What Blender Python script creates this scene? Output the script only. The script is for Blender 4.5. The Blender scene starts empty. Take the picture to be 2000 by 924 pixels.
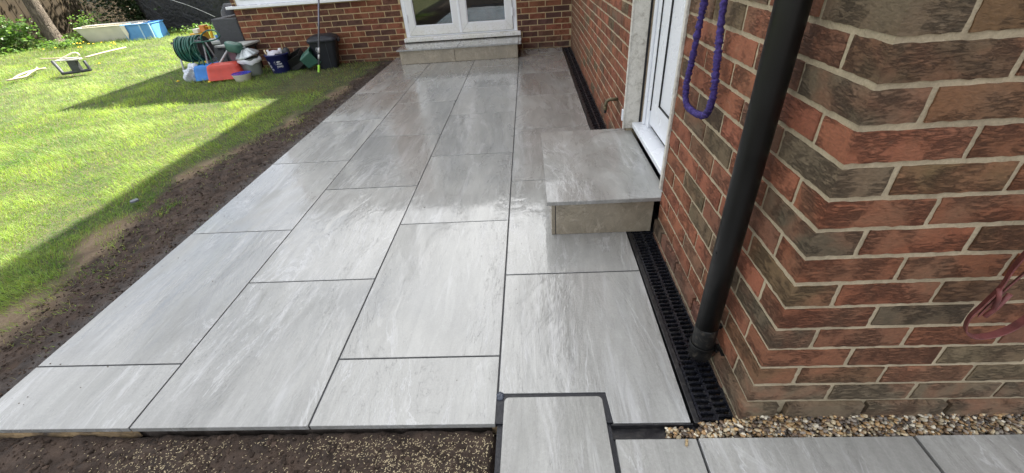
import bpy, math, random
import numpy as np
from mathutils import Vector, Matrix
random.seed(7); rng = np.random.default_rng(7)
S = bpy.context.scene; C = bpy.data.collections.new('scene'); S.collection.children.link(C)
rad = math.radians

# ---------------------------------------------------------------- camera
cam_d = bpy.data.cameras.new('camera'); cam = bpy.data.objects.new('camera', cam_d); C.objects.link(cam)
cam_d.sensor_width = 36; cam_d.lens = 828.07/2000*36; cam_d.clip_start = .02; cam_d.clip_end = 3000
def _X(a): return Matrix.Rotation(a, 3, 'X')
def _Z(a): return Matrix.Rotation(a, 3, 'Z')
CAM_P = Vector((1.967, -.762, 1.230))
_R = _Z(.0719) @ _X(math.pi/2-.5965) @ _Z(-.0785)
cam.matrix_world = Matrix.Translation(CAM_P) @ _R.to_4x4()
S.camera = cam
S.render.resolution_x = 1024; S.render.resolution_y = 473
_RI = np.array(_R.transposed())
def project(P):                       # world points -> picture (2000 wide); used only to choose how finely to model
    q = (np.asarray(P, float)-np.array(CAM_P)) @ _RI.T
    d = np.maximum(-q[..., 2], 1e-3)
    return 1000+828*q[..., 0]/d, 462-828*q[..., 1]/d, -q[..., 2]

# ---------------------------------------------------------------- world, sun, exposure
SUN = Vector((1.34, 1.61, 2.5)).normalized()
W = bpy.data.worlds.new('World'); S.world = W; W.use_nodes = True
nt = W.node_tree; bg = nt.nodes['Background']
sky = nt.nodes.new('ShaderNodeTexSky'); sky.sky_type = 'NISHITA'; sky.sun_disc = False
sky.sun_elevation = math.asin(SUN.z); sky.sun_rotation = math.atan2(SUN.x, SUN.y)
sky.air_density = 1.0; sky.dust_density = 1.5; sky.ozone_density = 1.0
tc = nt.nodes.new('ShaderNodeTexCoord'); mp = nt.nodes.new('ShaderNodeMapping'); mp.inputs['Scale'].default_value = (1, 1, 2.2)
cn = nt.nodes.new('ShaderNodeTexNoise'); cn.inputs['Scale'].default_value = 2.3; cn.inputs['Detail'].default_value = 7; cn.inputs['Distortion'].default_value = .4
cr = nt.nodes.new('ShaderNodeValToRGB'); cr.color_ramp.elements[0].position = .34; cr.color_ramp.elements[1].position = .54
mx = nt.nodes.new('ShaderNodeMix'); mx.data_type = 'RGBA'
mx.inputs[7].default_value = (10.5, 10.9, 11.6, 1)
L = nt.links.new
nv = nt.nodes.new('ShaderNodeVectorMath'); nv.operation = 'NORMALIZE'; dv = nt.nodes.new('ShaderNodeVectorMath'); dv.operation = 'DOT_PRODUCT'; dv.inputs[1].default_value = SUN
L(tc.outputs['Generated'], nv.inputs[0]); L(nv.outputs[0], dv.inputs[0])
gr_ = nt.nodes.new('ShaderNodeValToRGB'); gr_.color_ramp.elements[0].position = .50; gr_.color_ramp.elements[1].position = .74      # clouds are brighter towards the sun
gr_.color_ramp.elements[0].color = (7.2, 7.3, 7.5, 1); gr_.color_ramp.elements[1].color = (18, 18, 17.8, 1)
L(dv.outputs['Value'], gr_.inputs['Fac']); L(gr_.outputs['Color'], mx.inputs[7])
L(tc.outputs['Generated'], mp.inputs['Vector']); L(mp.outputs[0], cn.inputs['Vector']); L(cn.outputs['Fac'], cr.inputs['Fac'])
L(cr.outputs['Color'], mx.inputs[0]); L(sky.outputs[0], mx.inputs[6]); L(mx.outputs[2], bg.inputs['Color'])
bg.inputs['Strength'].default_value = .05
sd = bpy.data.lights.new('sun', 'SUN'); sd.energy = 5; sd.angle = rad(.53); sd.color = (1, .94, .82)
so = bpy.data.objects.new('sun', sd); C.objects.link(so); so.rotation_euler = SUN.to_track_quat('Z', 'Y').to_euler(); so.location = (0, 0, 12)
S.view_settings.view_transform = 'Standard'; S.view_settings.look = 'None'; S.view_settings.gamma = 1
S.view_settings.exposure = 2.2
S.render.engine = 'CYCLES'
S.cycles.max_bounces = 8; S.cycles.diffuse_bounces = 4; S.cycles.glossy_bounces = 4; S.cycles.transparent_max_bounces = 12

# ---------------------------------------------------------------- helpers
def hash2(ix, iy, s=0):
    h = (ix.astype(np.int64)*374761393 + iy.astype(np.int64)*668265263 + s*974711) & 0x7fffffff
    h = ((h ^ (h >> 13))*1274126177) & 0x7fffffff
    return ((h ^ (h >> 16)) & 0xffff)/65535.0
def vnoise(x, y, s=0):
    x = np.asarray(x, float); y = np.asarray(y, float)
    ix = np.floor(x).astype(int); iy = np.floor(y).astype(int); fx = x-ix; fy = y-iy
    fx = fx*fx*(3-2*fx); fy = fy*fy*(3-2*fy)
    a = hash2(ix, iy, s); b = hash2(ix+1, iy, s); c = hash2(ix, iy+1, s); d = hash2(ix+1, iy+1, s)
    return (a*(1-fx)+b*fx)*(1-fy)+(c*(1-fx)+d*fx)*fy
def fbm(x, y, o=4, s=0):
    t = 0; a = 1; n = 0
    for i in range(o):
        t = t+a*vnoise(x, y, s+i*17); n += a; a *= .5; x = x*2.03+3.1; y = y*2.03+7.7
    return t/n

class MB:
    def __init__(s): s.v = []; s.f = []; s.sm = []
    def add(s, vs, fs, M=None, smooth=False):
        o = len(s.v)
        if M is not None: vs = [tuple(M @ Vector(v)) for v in vs]
        s.v += [tuple(v) for v in vs]; s.f += [tuple(i+o for i in f) for f in fs]; s.sm += [smooth]*len(fs); return s
    def box(s, a, b, M=None):
        x0, y0, z0 = a; x1, y1, z1 = b
        return s.add([(x0,y0,z0),(x1,y0,z0),(x1,y1,z0),(x0,y1,z0),(x0,y0,z1),(x1,y0,z1),(x1,y1,z1),(x0,y1,z1)],
                     [(0,3,2,1),(4,5,6,7),(0,1,5,4),(1,2,6,5),(2,3,7,6),(3,0,4,7)], M)
    def prism(s, pts, z0, z1, M=None):            # polygon in xy (ccw), extruded in z
        n = len(pts)
        return s.add([(x,y,z0) for x,y in pts]+[(x,y,z1) for x,y in pts],
                     [tuple(range(n-1,-1,-1)), tuple(range(n,2*n))]+[(i,(i+1)%n,n+(i+1)%n,n+i) for i in range(n)], M)
    def rings(s, rs, cap=True, smooth=True, M=None):
        n = len(rs[0]); v = [p for r in rs for p in r]
        f = [(k*n+i, k*n+(i+1)%n, (k+1)*n+(i+1)%n, (k+1)*n+i) for k in range(len(rs)-1) for i in range(n)]
        s.add(v, f, M, smooth)
        if cap:
            o = len(s.v)-len(v)
            s.f += [tuple(o+i for i in range(n-1,-1,-1)), tuple(o+(len(rs)-1)*n+i for i in range(n))]; s.sm += [False]*2
        return s
    def lathe(s, prof, n=24, M=None, cap=True):   # profile (r, z)
        return s.rings([[(r*math.cos(2*math.pi*i/n), r*math.sin(2*math.pi*i/n), z) for i in range(n)] for r, z in prof], cap, True, M)
    def tube(s, path, r, n=8, cap=True):
        P = [Vector(p) for p in path]; rs = []; u = None
        for i, p in enumerate(P):
            t = (P[min(i+1,len(P)-1)]-P[max(i-1,0)]).normalized()
            if u is None: u = t.orthogonal().normalized()
            u = (u-t*u.dot(t)).normalized(); w = t.cross(u); R = r[i] if isinstance(r, (list, tuple)) else r
            rs.append([tuple(p+(u*math.cos(2*math.pi*k/n)+w*math.sin(2*math.pi*k/n))*R) for k in range(n)])
        return s.rings(rs, cap)
    def mesh(s, name, mat):
        m = bpy.data.meshes.new(name); m.from_pydata(s.v, [], s.f); m.polygons.foreach_set('use_smooth', s.sm)
        if mat: m.materials.append(mat)
        m.update(); return m
    def build(s, name, mat, parent=None, bevel=0, world=False, seg=2):
        if world and parent is not None:
            o = Vector(parent.location); q = parent.parent
            while q is not None: o = o+Vector(q.location); q = q.parent
            s.v = [(x-o.x, y-o.y, z-o.z) for x, y, z in s.v]
        ob = bpy.data.objects.new(name, s.mesh(name, mat)); C.objects.link(ob); ob.parent = parent
        if bevel:
            b = ob.modifiers.new('bevel', 'BEVEL'); b.width = bevel; b.segments = seg; b.limit_method = 'ANGLE'; b.angle_limit = rad(35)
        return ob
def tag(o, label=None, cat=None, group=None, kind=None):
    if label: o['label'] = label
    if cat: o['category'] = cat
    if group: o['group'] = group
    if kind: o['kind'] = kind
    return o
def thing(name, label, cat, loc=(0,0,0), rz=0, group=None):
    o = bpy.data.objects.new(name, None); C.objects.link(o); o.location = loc; o.rotation_euler = (0,0,rz); o.empty_display_size = .1
    return tag(o, label, cat, group)
def npmesh(name, V, F, mat, smooth=False, attrs=None, parent=None):   # F: (n,3) or (n,4) or list of both
    m = bpy.data.meshes.new(name)
    Fs = F if isinstance(F, list) else [F]
    m.vertices.add(len(V)); m.vertices.foreach_set('co', np.ascontiguousarray(V, np.float32).ravel())
    nl = sum(f.size for f in Fs); npo = sum(len(f) for f in Fs)
    m.loops.add(nl); m.loops.foreach_set('vertex_index', np.concatenate([f.ravel() for f in Fs]).astype(np.int32))
    tot = np.concatenate([np.full(len(f), f.shape[1]) for f in Fs]); st = np.concatenate([[0], np.cumsum(tot)[:-1]])
    m.polygons.add(npo); m.polygons.foreach_set('loop_start', st.astype(np.int32)); m.polygons.foreach_set('loop_total', tot.astype(np.int32))
    m.polygons.foreach_set('use_smooth', np.full(npo, smooth))
    if attrs:
        for k, a in attrs.items():
            at = m.attributes.new(k, 'FLOAT_COLOR', 'POINT'); at.data.foreach_set('color', np.ascontiguousarray(a, np.float32).ravel())
    m.materials.append(mat); m.update(calc_edges=True); m.validate()
    o = bpy.data.objects.new(name, m); C.objects.link(o); o.parent = parent; return o

# ---------------------------------------------------------------- node material kit
class NM:
    def __init__(s, name):
        s.m = bpy.data.materials.new(name); s.m.use_nodes = True; s.t = s.m.node_tree
        s.b = s.t.nodes['Principled BSDF']; s.out = s.t.nodes['Material Output']; s.co = None
    def n(s, ty, **kw):
        x = s.t.nodes.new(ty)
        for k, v in kw.items(): setattr(x, k, v)
        return x
    def l(s, a, b): s.t.links.new(a, b)
    def set(s, sock, v):
        if hasattr(v, 'type') and hasattr(v, 'is_output'): s.l(v, sock)
        elif isinstance(v, (tuple, list)) and len(v) == 3 and sock.type == 'RGBA': sock.default_value = (*v, 1)
        else: sock.default_value = v
    def coord(s, scale=(1,1,1), rot=(0,0,0), kind='Object', rnd=0):
        tc = s.n('ShaderNodeTexCoord'); v = tc.outputs[kind]
        if rnd:
            oi = s.n('ShaderNodeObjectInfo'); cx = s.n('ShaderNodeCombineXYZ')
            a = s.math('MULTIPLY', oi.outputs['Random'], rnd); b = s.math('MULTIPLY', oi.outputs['Random'], rnd*3.7)
            s.l(a, cx.inputs[0]); s.l(b, cx.inputs[1]); s.l(b, cx.inputs[2])
            va = s.n('ShaderNodeVectorMath', operation='ADD'); s.l(v, va.inputs[0]); s.l(cx.outputs[0], va.inputs[1]); v = va.outputs[0]
        mp = s.n('ShaderNodeMapping'); mp.inputs['Scale'].default_value = scale; mp.inputs['Rotation'].default_value = rot
        s.l(v, mp.inputs['Vector']); return mp.outputs[0]
    def noise(s, vec, scale, detail=4, dist=0, rough=.5, out='Fac'):
        x = s.n('ShaderNodeTexNoise'); x.inputs['Scale'].default_value = scale; x.inputs['Detail'].default_value = detail
        x.inputs['Distortion'].default_value = dist; x.inputs['Roughness'].default_value = rough
        if vec is not None: s.l(vec, x.inputs['Vector'])
        return x.outputs[out]
    def voro(s, vec, scale, feature='F1', out='Distance'):
        x = s.n('ShaderNodeTexVoronoi', feature=feature); x.inputs['Scale'].default_value = scale
        s.l(vec, x.inputs['Vector']); return x.outputs[out]
    def math(s, op, a, b=0, clamp=False):
        x = s.n('ShaderNodeMath', operation=op); x.use_clamp = clamp; s.set(x.inputs[0], a); s.set(x.inputs[1], b); return x.outputs[0]
    def ramp(s, fac, stops, interp='LINEAR'):
        x = s.n('ShaderNodeValToRGB'); r = x.color_ramp; r.interpolation = interp
        while len(r.elements) < len(stops): r.elements.new(.5)
        for e, (p, c) in zip(r.elements, stops):
            e.position = p; e.color = (*c, 1) if isinstance(c, (tuple, list)) else (c, c, c, 1)
        s.l(fac, x.inputs[0]); return x.outputs[0]
    def mix(s, fac, a, b, mode='MIX'):
        x = s.n('ShaderNodeMix', data_type='RGBA', blend_type=mode); s.set(x.inputs[0], fac); s.set(x.inputs[6], a); s.set(x.inputs[7], b); return x.outputs[2]
    def bump(s, h, dist=.01, strength=1, normal=None):
        x = s.n('ShaderNodeBump'); x.inputs['Distance'].default_value = dist; x.inputs['Strength'].default_value = strength
        s.l(h, x.inputs['Height'])
        if normal is not None: s.l(normal, x.inputs['Normal'])
        return x.outputs[0]
    def done(s, color=None, rough=None, normal=None, **kw):
        if color is not None: s.set(s.b.inputs['Base Color'], color)
        if rough is not None: s.set(s.b.inputs['Roughness'], rough)
        if normal is not None: s.l(normal, s.b.inputs['Normal'])
        for k, v in kw.items(): s.set(s.b.inputs[k.replace('_', ' ')], v)
        return s.m
def simple(name, col, rough=.5, var=.25, scale=9, bump=.002, metal=0, bscale=60, dirt=None, spec=.5):
    k = NM(name); c = k.coord(); nz = k.noise(c, scale, 5)
    d = tuple(x*(1-var) for x in col); u = tuple(min(1, x*(1+var*.5)) for x in col)
    colr = k.ramp(nz, [(.3, d), (.7, u)])
    if dirt: colr = k.mix(k.ramp(k.noise(c, scale*2.3, 6, .6), [(.52, 0), (.72, 1)]), colr, dirt)
    return k.done(colr, k.ramp(k.noise(c, scale*3, 3), [(.3, max(rough-.1, .02)), (.7, min(rough+.12, 1))]),
                  k.bump(k.noise(c, bscale, 4), bump, .6), Metallic=metal, Specular_IOR_Level=spec)

# bricks -----------------------------------------------------------
def brick_material(name, red, dark, crease=1.0, moss=.0, far=False):
    k = NM(name); oi = k.n('ShaderNodeObjectInfo')
    c = k.coord(rnd=13)
    big = k.noise(c, 7, 3, .5)
    # every brick carries its own colour (object colour), a second fired tone towards one end, and fine sand
    t = k.math('MULTIPLY', k.ramp(big, [(.42, 0), (.70, 1)]), .55 if not far else .35)
    second = k.mix(k.ramp(oi.outputs['Random'], [(.35, 0), (.36, 1)], 'CONSTANT'), dark, red)
    base = k.mix(t, oi.outputs['Color'], second)
    fine = k.noise(k.coord((1,1,2.2), rnd=13), 90, 6, .3, .65)
    base = k.mix(.85, base, k.ramp(fine, [(.25, .62), (.5, .98), (.8, 1.38)]), 'MULTIPLY')
    pale = k.ramp(k.noise(c, 30, 6, 1.2, .7), [(.62, 0), (.75, .35)])
    base = k.mix(pale, base, (.33, .25, .18))
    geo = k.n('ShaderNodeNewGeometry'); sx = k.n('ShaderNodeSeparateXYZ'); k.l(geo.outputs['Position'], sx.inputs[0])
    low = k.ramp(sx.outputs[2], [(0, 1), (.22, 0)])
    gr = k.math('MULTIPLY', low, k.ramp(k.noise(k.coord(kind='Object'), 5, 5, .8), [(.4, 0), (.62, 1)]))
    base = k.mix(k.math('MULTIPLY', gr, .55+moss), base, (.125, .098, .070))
    cre = k.noise(k.coord((.55, .55, 2.2), rot=(0, .12, 0), rnd=13), 42, 7, .12, .68)
    ridged = k.math('ABSOLUTE', k.math('SUBTRACT', cre, .5))
    rr = k.ramp(ridged, [(0, 0), (.022, .7), (.09, 1)])
    amt = k.ramp(k.noise(c, 12, 2), [(.42, 0), (.6, 1)])
    h = k.math('ADD', k.math('MULTIPLY', k.math('MULTIPLY', rr, amt), .9*crease), k.math('MULTIPLY', fine, .45))
    h = k.math('ADD', h, k.math('MULTIPLY', k.noise(c, 22, 3), .9))
    base = k.mix(k.math('MULTIPLY', k.math('MULTIPLY', k.math('SUBTRACT', 1, rr), amt), .22*crease), base, (.05, .030, .020))
    return k.done(base, k.ramp(fine, [(.3, .72), (.7, .92)]), k.bump(h, .0085, 1), Specular_IOR_Level=.25)
def mortar_material(name, col, wet=0):
    k = NM(name); c = k.coord()
    n1 = k.noise(c, 14, 5); n2 = k.noise(c, 140, 5, 0, .7)
    b = k.ramp(n1, [(.3, tuple(x*.72 for x in col)), (.7, col)])
    b = k.mix(.8, b, k.ramp(n2, [(.25, .7), (.7, 1.12)]), 'MULTIPLY')
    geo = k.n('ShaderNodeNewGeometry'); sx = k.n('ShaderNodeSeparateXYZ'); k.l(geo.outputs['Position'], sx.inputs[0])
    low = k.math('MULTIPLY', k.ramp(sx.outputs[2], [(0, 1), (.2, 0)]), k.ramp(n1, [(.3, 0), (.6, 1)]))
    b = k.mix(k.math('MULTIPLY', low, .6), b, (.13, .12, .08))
    h = k.math('ADD', n2, k.math('MULTIPLY', k.noise(c, 45, 4), 1.2))
    return k.done(b, .92, k.bump(h, .004, .9), Specular_IOR_Level=.2)
RED, BRN, OLV, PUR = (.285, .108, .060), (.210, .102, .062), (.165, .120, .074), (.14, .068, .044)
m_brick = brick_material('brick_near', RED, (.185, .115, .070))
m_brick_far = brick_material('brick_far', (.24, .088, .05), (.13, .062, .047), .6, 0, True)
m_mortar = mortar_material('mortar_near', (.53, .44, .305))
m_mortar_far = mortar_material('mortar_far', (.60, .46, .27))
def brickwork(name):                              # brickwork too high up to be in view: plain procedural courses
    k = NM(name); tcn = k.n('ShaderNodeTexCoord'); s = k.n('ShaderNodeSeparateXYZ'); k.l(tcn.outputs['Object'], s.inputs[0])
    cx = k.n('ShaderNodeCombineXYZ'); k.l(k.math('ADD', s.outputs[0], s.outputs[1]), cx.inputs[0]); k.l(s.outputs[2], cx.inputs[1])
    b = k.n('ShaderNodeTexBrick'); b.inputs['Scale'].default_value = 1; b.inputs['Brick Width'].default_value = .225; b.inputs['Row Height'].default_value = .075
    b.inputs['Mortar Size'].default_value = .005; b.inputs['Color1'].default_value = (*RED, 1); b.inputs['Color2'].default_value = (*BRN, 1); b.inputs['Mortar'].default_value = (.42, .35, .26, 1)
    k.l(cx.outputs[0], b.inputs['Vector'])
    col = k.mix(.6, b.outputs['Color'], k.ramp(k.noise(cx.outputs[0], 40, 4), [(.3, .7), (.7, 1.2)]), 'MULTIPLY')
    return k.done(col, .9, k.bump(b.outputs['Fac'], -.004, .7))
m_brickwork = brickwork('brickwork_upper')

# porcelain paving, wet -------------------------------------------
def slab_material(name, wet=1.0, warm=0.0, rot=0.0, tint=1.0, long=(1, .30, 1)):
    k = NM(name)
    c = k.coord(long, rot=(0, 0, rot), rnd=23); c2 = k.coord((1, 1, 1), rot=(0, 0, rot), rnd=23)
    oi = k.n('ShaderNodeObjectInfo')
    cloud = k.noise(c, 3.6, 7, .6, .6)
    streak = k.noise(k.coord((long[0]*2.2, long[1]*1.0, 2), rot=(0, 0, rot+.10), rnd=23), 8, 8, 1.3, .66)
    ww = (1, 1-.055*warm, 1-.13*warm)
    A = tuple(x*.25*tint*w for x, w in zip((1, .998, .935), ww)); B = tuple(x*.36*tint*w for x, w in zip((1, .998, .95), ww))
    col = k.ramp(cloud, [(.30, A), (.50, tuple((a+b)/2 for a, b in zip(A, B))), (.70, B)])
    col = k.mix(.9, col, k.ramp(streak, [(.25, .78), (.5, .98), (.75, 1.22)]), 'MULTIPLY')
    col = k.mix(1, col, k.ramp(oi.outputs['Random'], [(0, .90), (1, 1.08)]), 'MULTIPLY')
    grain = k.noise(c2, 130, 5, 0, .75)
    col = k.mix(.6, col, k.ramp(grain, [(.3, .78), (.7, 1.18)]), 'MULTIPLY')
    # riven slate ledges: contour lines of a slow height field
    field = k.noise(k.coord((long[0], long[1]*.8, 1), rot=(0, 0, rot+.22), rnd=23), 2.8, 10, .8, .66)
    f2 = k.math('FRACT', k.math('MULTIPLY', field, 9))
    line = k.ramp(k.math('ABSOLUTE', k.math('SUBTRACT', f2, .5)), [(0, 1), (.04, .6), (.09, 0)])
    gate = k.ramp(k.noise(c, 4.5, 4, .6), [(.47, 0), (.60, 1)])
    vein = k.math('MULTIPLY', line, gate)
    col = k.mix(k.math('MULTIPLY', vein, .75), col, tuple(.52*tint*w for w in ww))
    pale = k.ramp(k.noise(k.coord((long[0]*1.5, long[1]*.55, 1), rot=(0, 0, rot+.25), rnd=31), 9, 9, .7, .72), [(.55, 0), (.64, 1)])
    col = k.mix(k.math('MULTIPLY', pale, .5), col, tuple(.50*tint*w for w in ww))
    dull = k.ramp(k.noise(c2, 210, 2), [(.76, 0), (.82, 1)])
    col = k.mix(k.math('MULTIPLY', dull, .4), col, (.08, .07, .06))
    ledge = k.ramp(f2, [(.0, 0), (.46, .35), (.54, .8), (1, .95)])
    ledge = k.math('MULTIPLY', ledge, gate)
    h = k.math('ADD', k.math('MULTIPLY', ledge, .55), k.math('MULTIPLY', streak, 1.0))
    h = k.math('ADD', h, k.math('MULTIPLY', k.noise(c2, 70, 4), .20))
    n_s = k.bump(h, .0018, .9)
    # water film: mirror-smooth where it lies, broken where ledges stand through it
    wc = k.coord(long, rot=(0, 0, rot), rnd=41)
    wm = k.noise(wc, 2.6, 8, 1.8, .66)
    wetm = k.ramp(wm, [(.36, .45), (.43, 1), (1, 1)]) if wet >= 1 else k.ramp(wm, [(.44, .12), (.52, .8*wet), (1, .9*wet)])
    ripple = k.noise(k.coord((1.5, .9, 1), rot=(0, 0, rot+.3), rnd=9), 3.2, 3, .8, .5)
    thin = k.ramp(wm, [(.40, 1), (.62, .12)])
    crink = k.noise(k.coord((1, .55, 1), rot=(0, 0, rot+.5), rnd=19), 15, 4, 1.6, .6)
    cg = k.ramp(k.noise(k.coord((1, .5, 1), rnd=29), 2.7, 4, .8), [(.44, .05), (.56, 1)])
    n_w = k.bump(k.math('ADD', k.math('MULTIPLY', ripple, .3), k.math('ADD', k.math('MULTIPLY', k.math('MULTIPLY', h, thin), .55), k.math('MULTIPLY', k.math('MULTIPLY', crink, cg), 4.5))), .0010, .6)
    col = k.mix(k.math('MULTIPLY', wetm, .15), col, (.16, .165, .17))
    return k.done(col, k.ramp(wm, [(.38, .42), (.5, .26)]), n_s, Coat_Weight=wetm, Coat_Roughness=.018, Coat_IOR=1.44, Specular_IOR_Level=.5)
def link_coat(m):                                  # the film has its own, smoother relief
    t = m.node_tree; b = t.nodes['Principled BSDF']
    bumps = [n for n in t.nodes if n.bl_idname == 'ShaderNodeBump']
    t.links.new(bumps[-1].outputs[0], b.inputs['Coat Normal']); return m
m_slab = link_coat(slab_material('slab_wet'))
m_slab_step = link_coat(slab_material('slab_step', 1.0, .1, .5, .98, (1, .5, 1)))
m_slab_riser = link_coat(slab_material('slab_riser', .3, 2.5, 1.4, .95, (1, .6, 1)))
m_slab_dry = link_coat(slab_material('slab_path', .55, .1, .35, .95))
m_grout = simple('dark_grout', (.010, .011, .016), .5, .3, 30, .002, bscale=200)
m_bed = simple('mortar_bed', (.30, .21, .11), .95, .5, 9, .02, bscale=50, dirt=(.06, .045, .035))
m_blackplastic = simple('black_plastic', (.012, .012, .014), .38, .4, 25, .001, bscale=300, dirt=(.04, .037, .034))
m_grate = simple('grate_plastic', (.010, .011, .016), .28, .3, 25, .001, bscale=250, dirt=(.03, .03, .03))
m_pipe = simple('black_pipe', (.006, .006, .006), .40, .25, 3, .0002, bscale=60, spec=.32)
m_upvc = simple('white_upvc', (.80, .82, .86), .25, .03, 2, .00002, bscale=8)
def dirty_upvc():
    k = NM('white_upvc_dirty'); c = k.coord(); geo = k.n('ShaderNodeNewGeometry'); sx = k.n('ShaderNodeSeparateXYZ'); k.l(geo.outputs['Position'], sx.inputs[0])
    low = k.ramp(sx.outputs[2], [(.20, 1), (.33, .55), (.42, .12), (.6, 0)])
    sp = k.ramp(k.noise(c, 55, 7, .5, .75), [(.50, 0), (.72, 1)]); film = k.ramp(k.noise(c, 9, 5), [(.3, 0), (.7, .7)])
    col = k.mix(k.math('MULTIPLY', film, low), (.76, .77, .78), (.60, .585, .47)); col = k.mix(k.math('MULTIPLY', sp, low), col, (.30, .27, .17))
    return k.done(col, .3)
m_upvc_dirty = dirty_upvc()
m_gasket = simple('black_gasket', (.01, .01, .012), .5, .2)
def render_jamb():
    k = NM('weathered_white_render'); c = k.coord()
    n = k.noise(c, 26, 7, .6, .65); col = k.ramp(n, [(.3, (.36, .33, .28)), (.48, (.60, .57, .51)), (.75, (.70, .67, .61))])
    cr = k.ramp(k.voro(c, 38, 'DISTANCE_TO_EDGE'), [(0, 0), (.025, 1)])
    col = k.mix(k.math('MULTIPLY', k.math('SUBTRACT', 1, cr), .25), col, (.16, .14, .12))
    return k.done(col, .85, k.bump(k.math('ADD', n, k.noise(c, 120, 4)), .005, .8))
m_jamb = render_jamb()
m_metal = simple('grey_metal', (.30, .31, .32), .4, .3, 8, .001, .5)
m_zinc = simple('galvanised', (.42, .46, .48), .35, .25, 9, .001, .7)
m_brass = simple('weathered_brass', (.16, .13, .075), .55, .45, 30, .002, .5, dirt=(.10, .13, .09))
def glass(name, tint=(.9, .93, .92)):
    k = NM(name); f = k.n('ShaderNodeFresnel'); f.inputs['IOR'].default_value = 1.5
    tr = k.n('ShaderNodeBsdfTransparent'); tr.inputs[0].default_value = (*tint, 1); gl = k.n('ShaderNodeBsdfGlossy'); gl.inputs['Roughness'].default_value = .004
    nb = k.bump(k.noise(k.coord(), 1.6, 2), .004, .2); k.l(nb, gl.inputs['Normal'])
    ms = k.n('ShaderNodeMixShader'); k.l(k.math('MULTIPLY', f.outputs[0], 2.4, True), ms.inputs[0]); k.l(tr.outputs[0], ms.inputs[1]); k.l(gl.outputs[0], ms.inputs[2]); k.l(ms.outputs[0], k.out.inputs[0]); return k.m
m_glass = glass('window_glass')

# ---------------------------------------------------------------- patio
GJ = .0032   # half joint
patio = thing('patio', 'wet grey porcelain patio of staggered slabs with dark joints beside the brick house', 'patio', (.9, 2.9, 0))
patio['kind'] = 'structure'
SLABS = []
def slab(x0, x1, y0, y1, poly=None, mat=None, rz=0, parent=patio, z=0, t=.02, name='slab', gap=GJ):
    cx, cy = (x0+x1)/2, (y0+y1)/2
    m = MB()
    if poly: m.prism([(a-cx, b-cy) for a, b in poly], -t, 0)
    else: m.box((x0+gap-cx, y0+gap-cy, -t), (x1-gap-cx, y1-gap-cy, 0))
    o = m.build(name, mat or m_slab, parent, .0013)
    o.location = Vector((cx, cy, z+random.uniform(-.0006, .0006)))-parent.location
    o.rotation_euler = (random.uniform(-.0009, .0009), random.uniform(-.0012, .0012), 0)
    SLABS.append(o); return o
XL = [-.003, .592, 1.207, 1.815, 2.421]
YEND = 5.33
for ci, ys in ((0, [0, .267, 1.196, 2.135, 3.062, 3.99, 4.925, YEND+.0]),
               (1, [0, .739, 1.672, 2.600, 3.520, 4.442, YEND+.0]),
               (2, [0, .272, 1.206, 2.134, 3.066, 3.982, 4.917, YEND+.0]),
               (3, [None, .7355, 1.672, 2.598, 3.531, 4.44, 5.345])):
    x0, x1 = XL[ci], XL[ci+1]
    for a, b in zip(ys, ys[1:]):
        if a is None: continue
        if ci == 0 and b == YEND: slab(x0, x1, a, 5.90, [(x0, a+GJ), (x1-GJ, a+GJ), (x1-GJ, YEND-.004), (.196, YEND-.004), (.196, 5.85), (x0, 5.85)])
        else: slab(x0 if ci else x0-GJ, x1, a, b if b != YEND else b)
g = GJ
slab(XL[3], XL[4], .0, .7355, [(2.180, .002), (2.413, .002), (2.421-g, .7355-g), (1.815+g, .7355-g), (1.815+g, .113), (2.172, .113)])
slab(XL[3], XL[4], 5.345, 5.86, [(1.819, 5.349), (2.417, 5.349), (2.417, 5.575), (2.085, 5.575), (2.085, 5.852), (1.819, 5.852)])
slab(2.091, 2.419, 5.581, 5.852, gap=.002)
# grout lies in the joints just below the slab tops; mortar bed below
MB().box((.004, .006, -.019), (2.415, 5.850, -.0035)).build('grout', m_grout, patio, 0, True)
k_ = 60
bed = MB(); pts = []
for i in range(k_+1):
    x = i/k_*1.80+.003; pts.append((x, .016+.004*math.sin(i*1.7)+random.uniform(-.004, .006)))
bed.prism(pts+[(1.80, 5.84), (.008, 5.84)], -.075, -.0205)
bed.build('mortar_bed', simple('dark_bed', (.055, .042, .034), .95, .4, 20, .01), patio, 0, True)
MB().prism([(.03, .006), (.20, .0), (.36, .006), (.52, .001), (.60, .010), (.60, .013), (.03, .013)], -.062, -.024).build('mortar_bed', m_bed, patio, 0, True)
MB().box((1.80, .01, -.075), (2.41, 5.84, -.0205)).build('mortar_bed', m_bed, patio, 0, True)

# path running in front of the gable wall
path = thing('path', 'pale grey slab path crossing in front of the brick corner', 'path', (2.6, -.4, 0)); path['kind'] = 'structure'
def rounded(x0, x1, y0, y1, r=.016, corners='tl tr'):
    P = [(x0, y0), (x1, y0)]
    for k in range(5): a = math.pi/2*k/4; P.append((x1-r+r*math.cos(a), y1-r+r*math.sin(a)))
    for k in range(5): a = math.pi/2+math.pi/2*k/4; P.append((x0+r+r*math.cos(a), y1-r+r*math.sin(a)))
    return P
slab(1.832, 2.163, -.80, .098, [(x+(.010 if y > 0 and x < 2 else 0)-(.008 if x > 2 and y > 0 else 0), y) for x, y in rounded(1.828, 2.166, -.80, .098)], m_slab_dry, parent=path)
slab(2.176, 2.413, -.95, -.050, mat=m_slab_dry, parent=path, gap=.001)
slab(2.419, 3.021, -.95, -.048, mat=m_slab_dry, parent=path, gap=.001)
slab(3.028, 3.63, -.95, -.046, mat=m_slab_dry, parent=path, gap=.001)
slab(3.637, 4.24, -.95, -.044, mat=m_slab_dry, parent=path, gap=.001)
MB().box((1.818, -.97, -.05), (2.172, .112, -.012)).box((2.1725, -.97, -.05), (4.3, -.044, -.0122)).build('grout', m_grout, path, 0, True)
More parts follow.
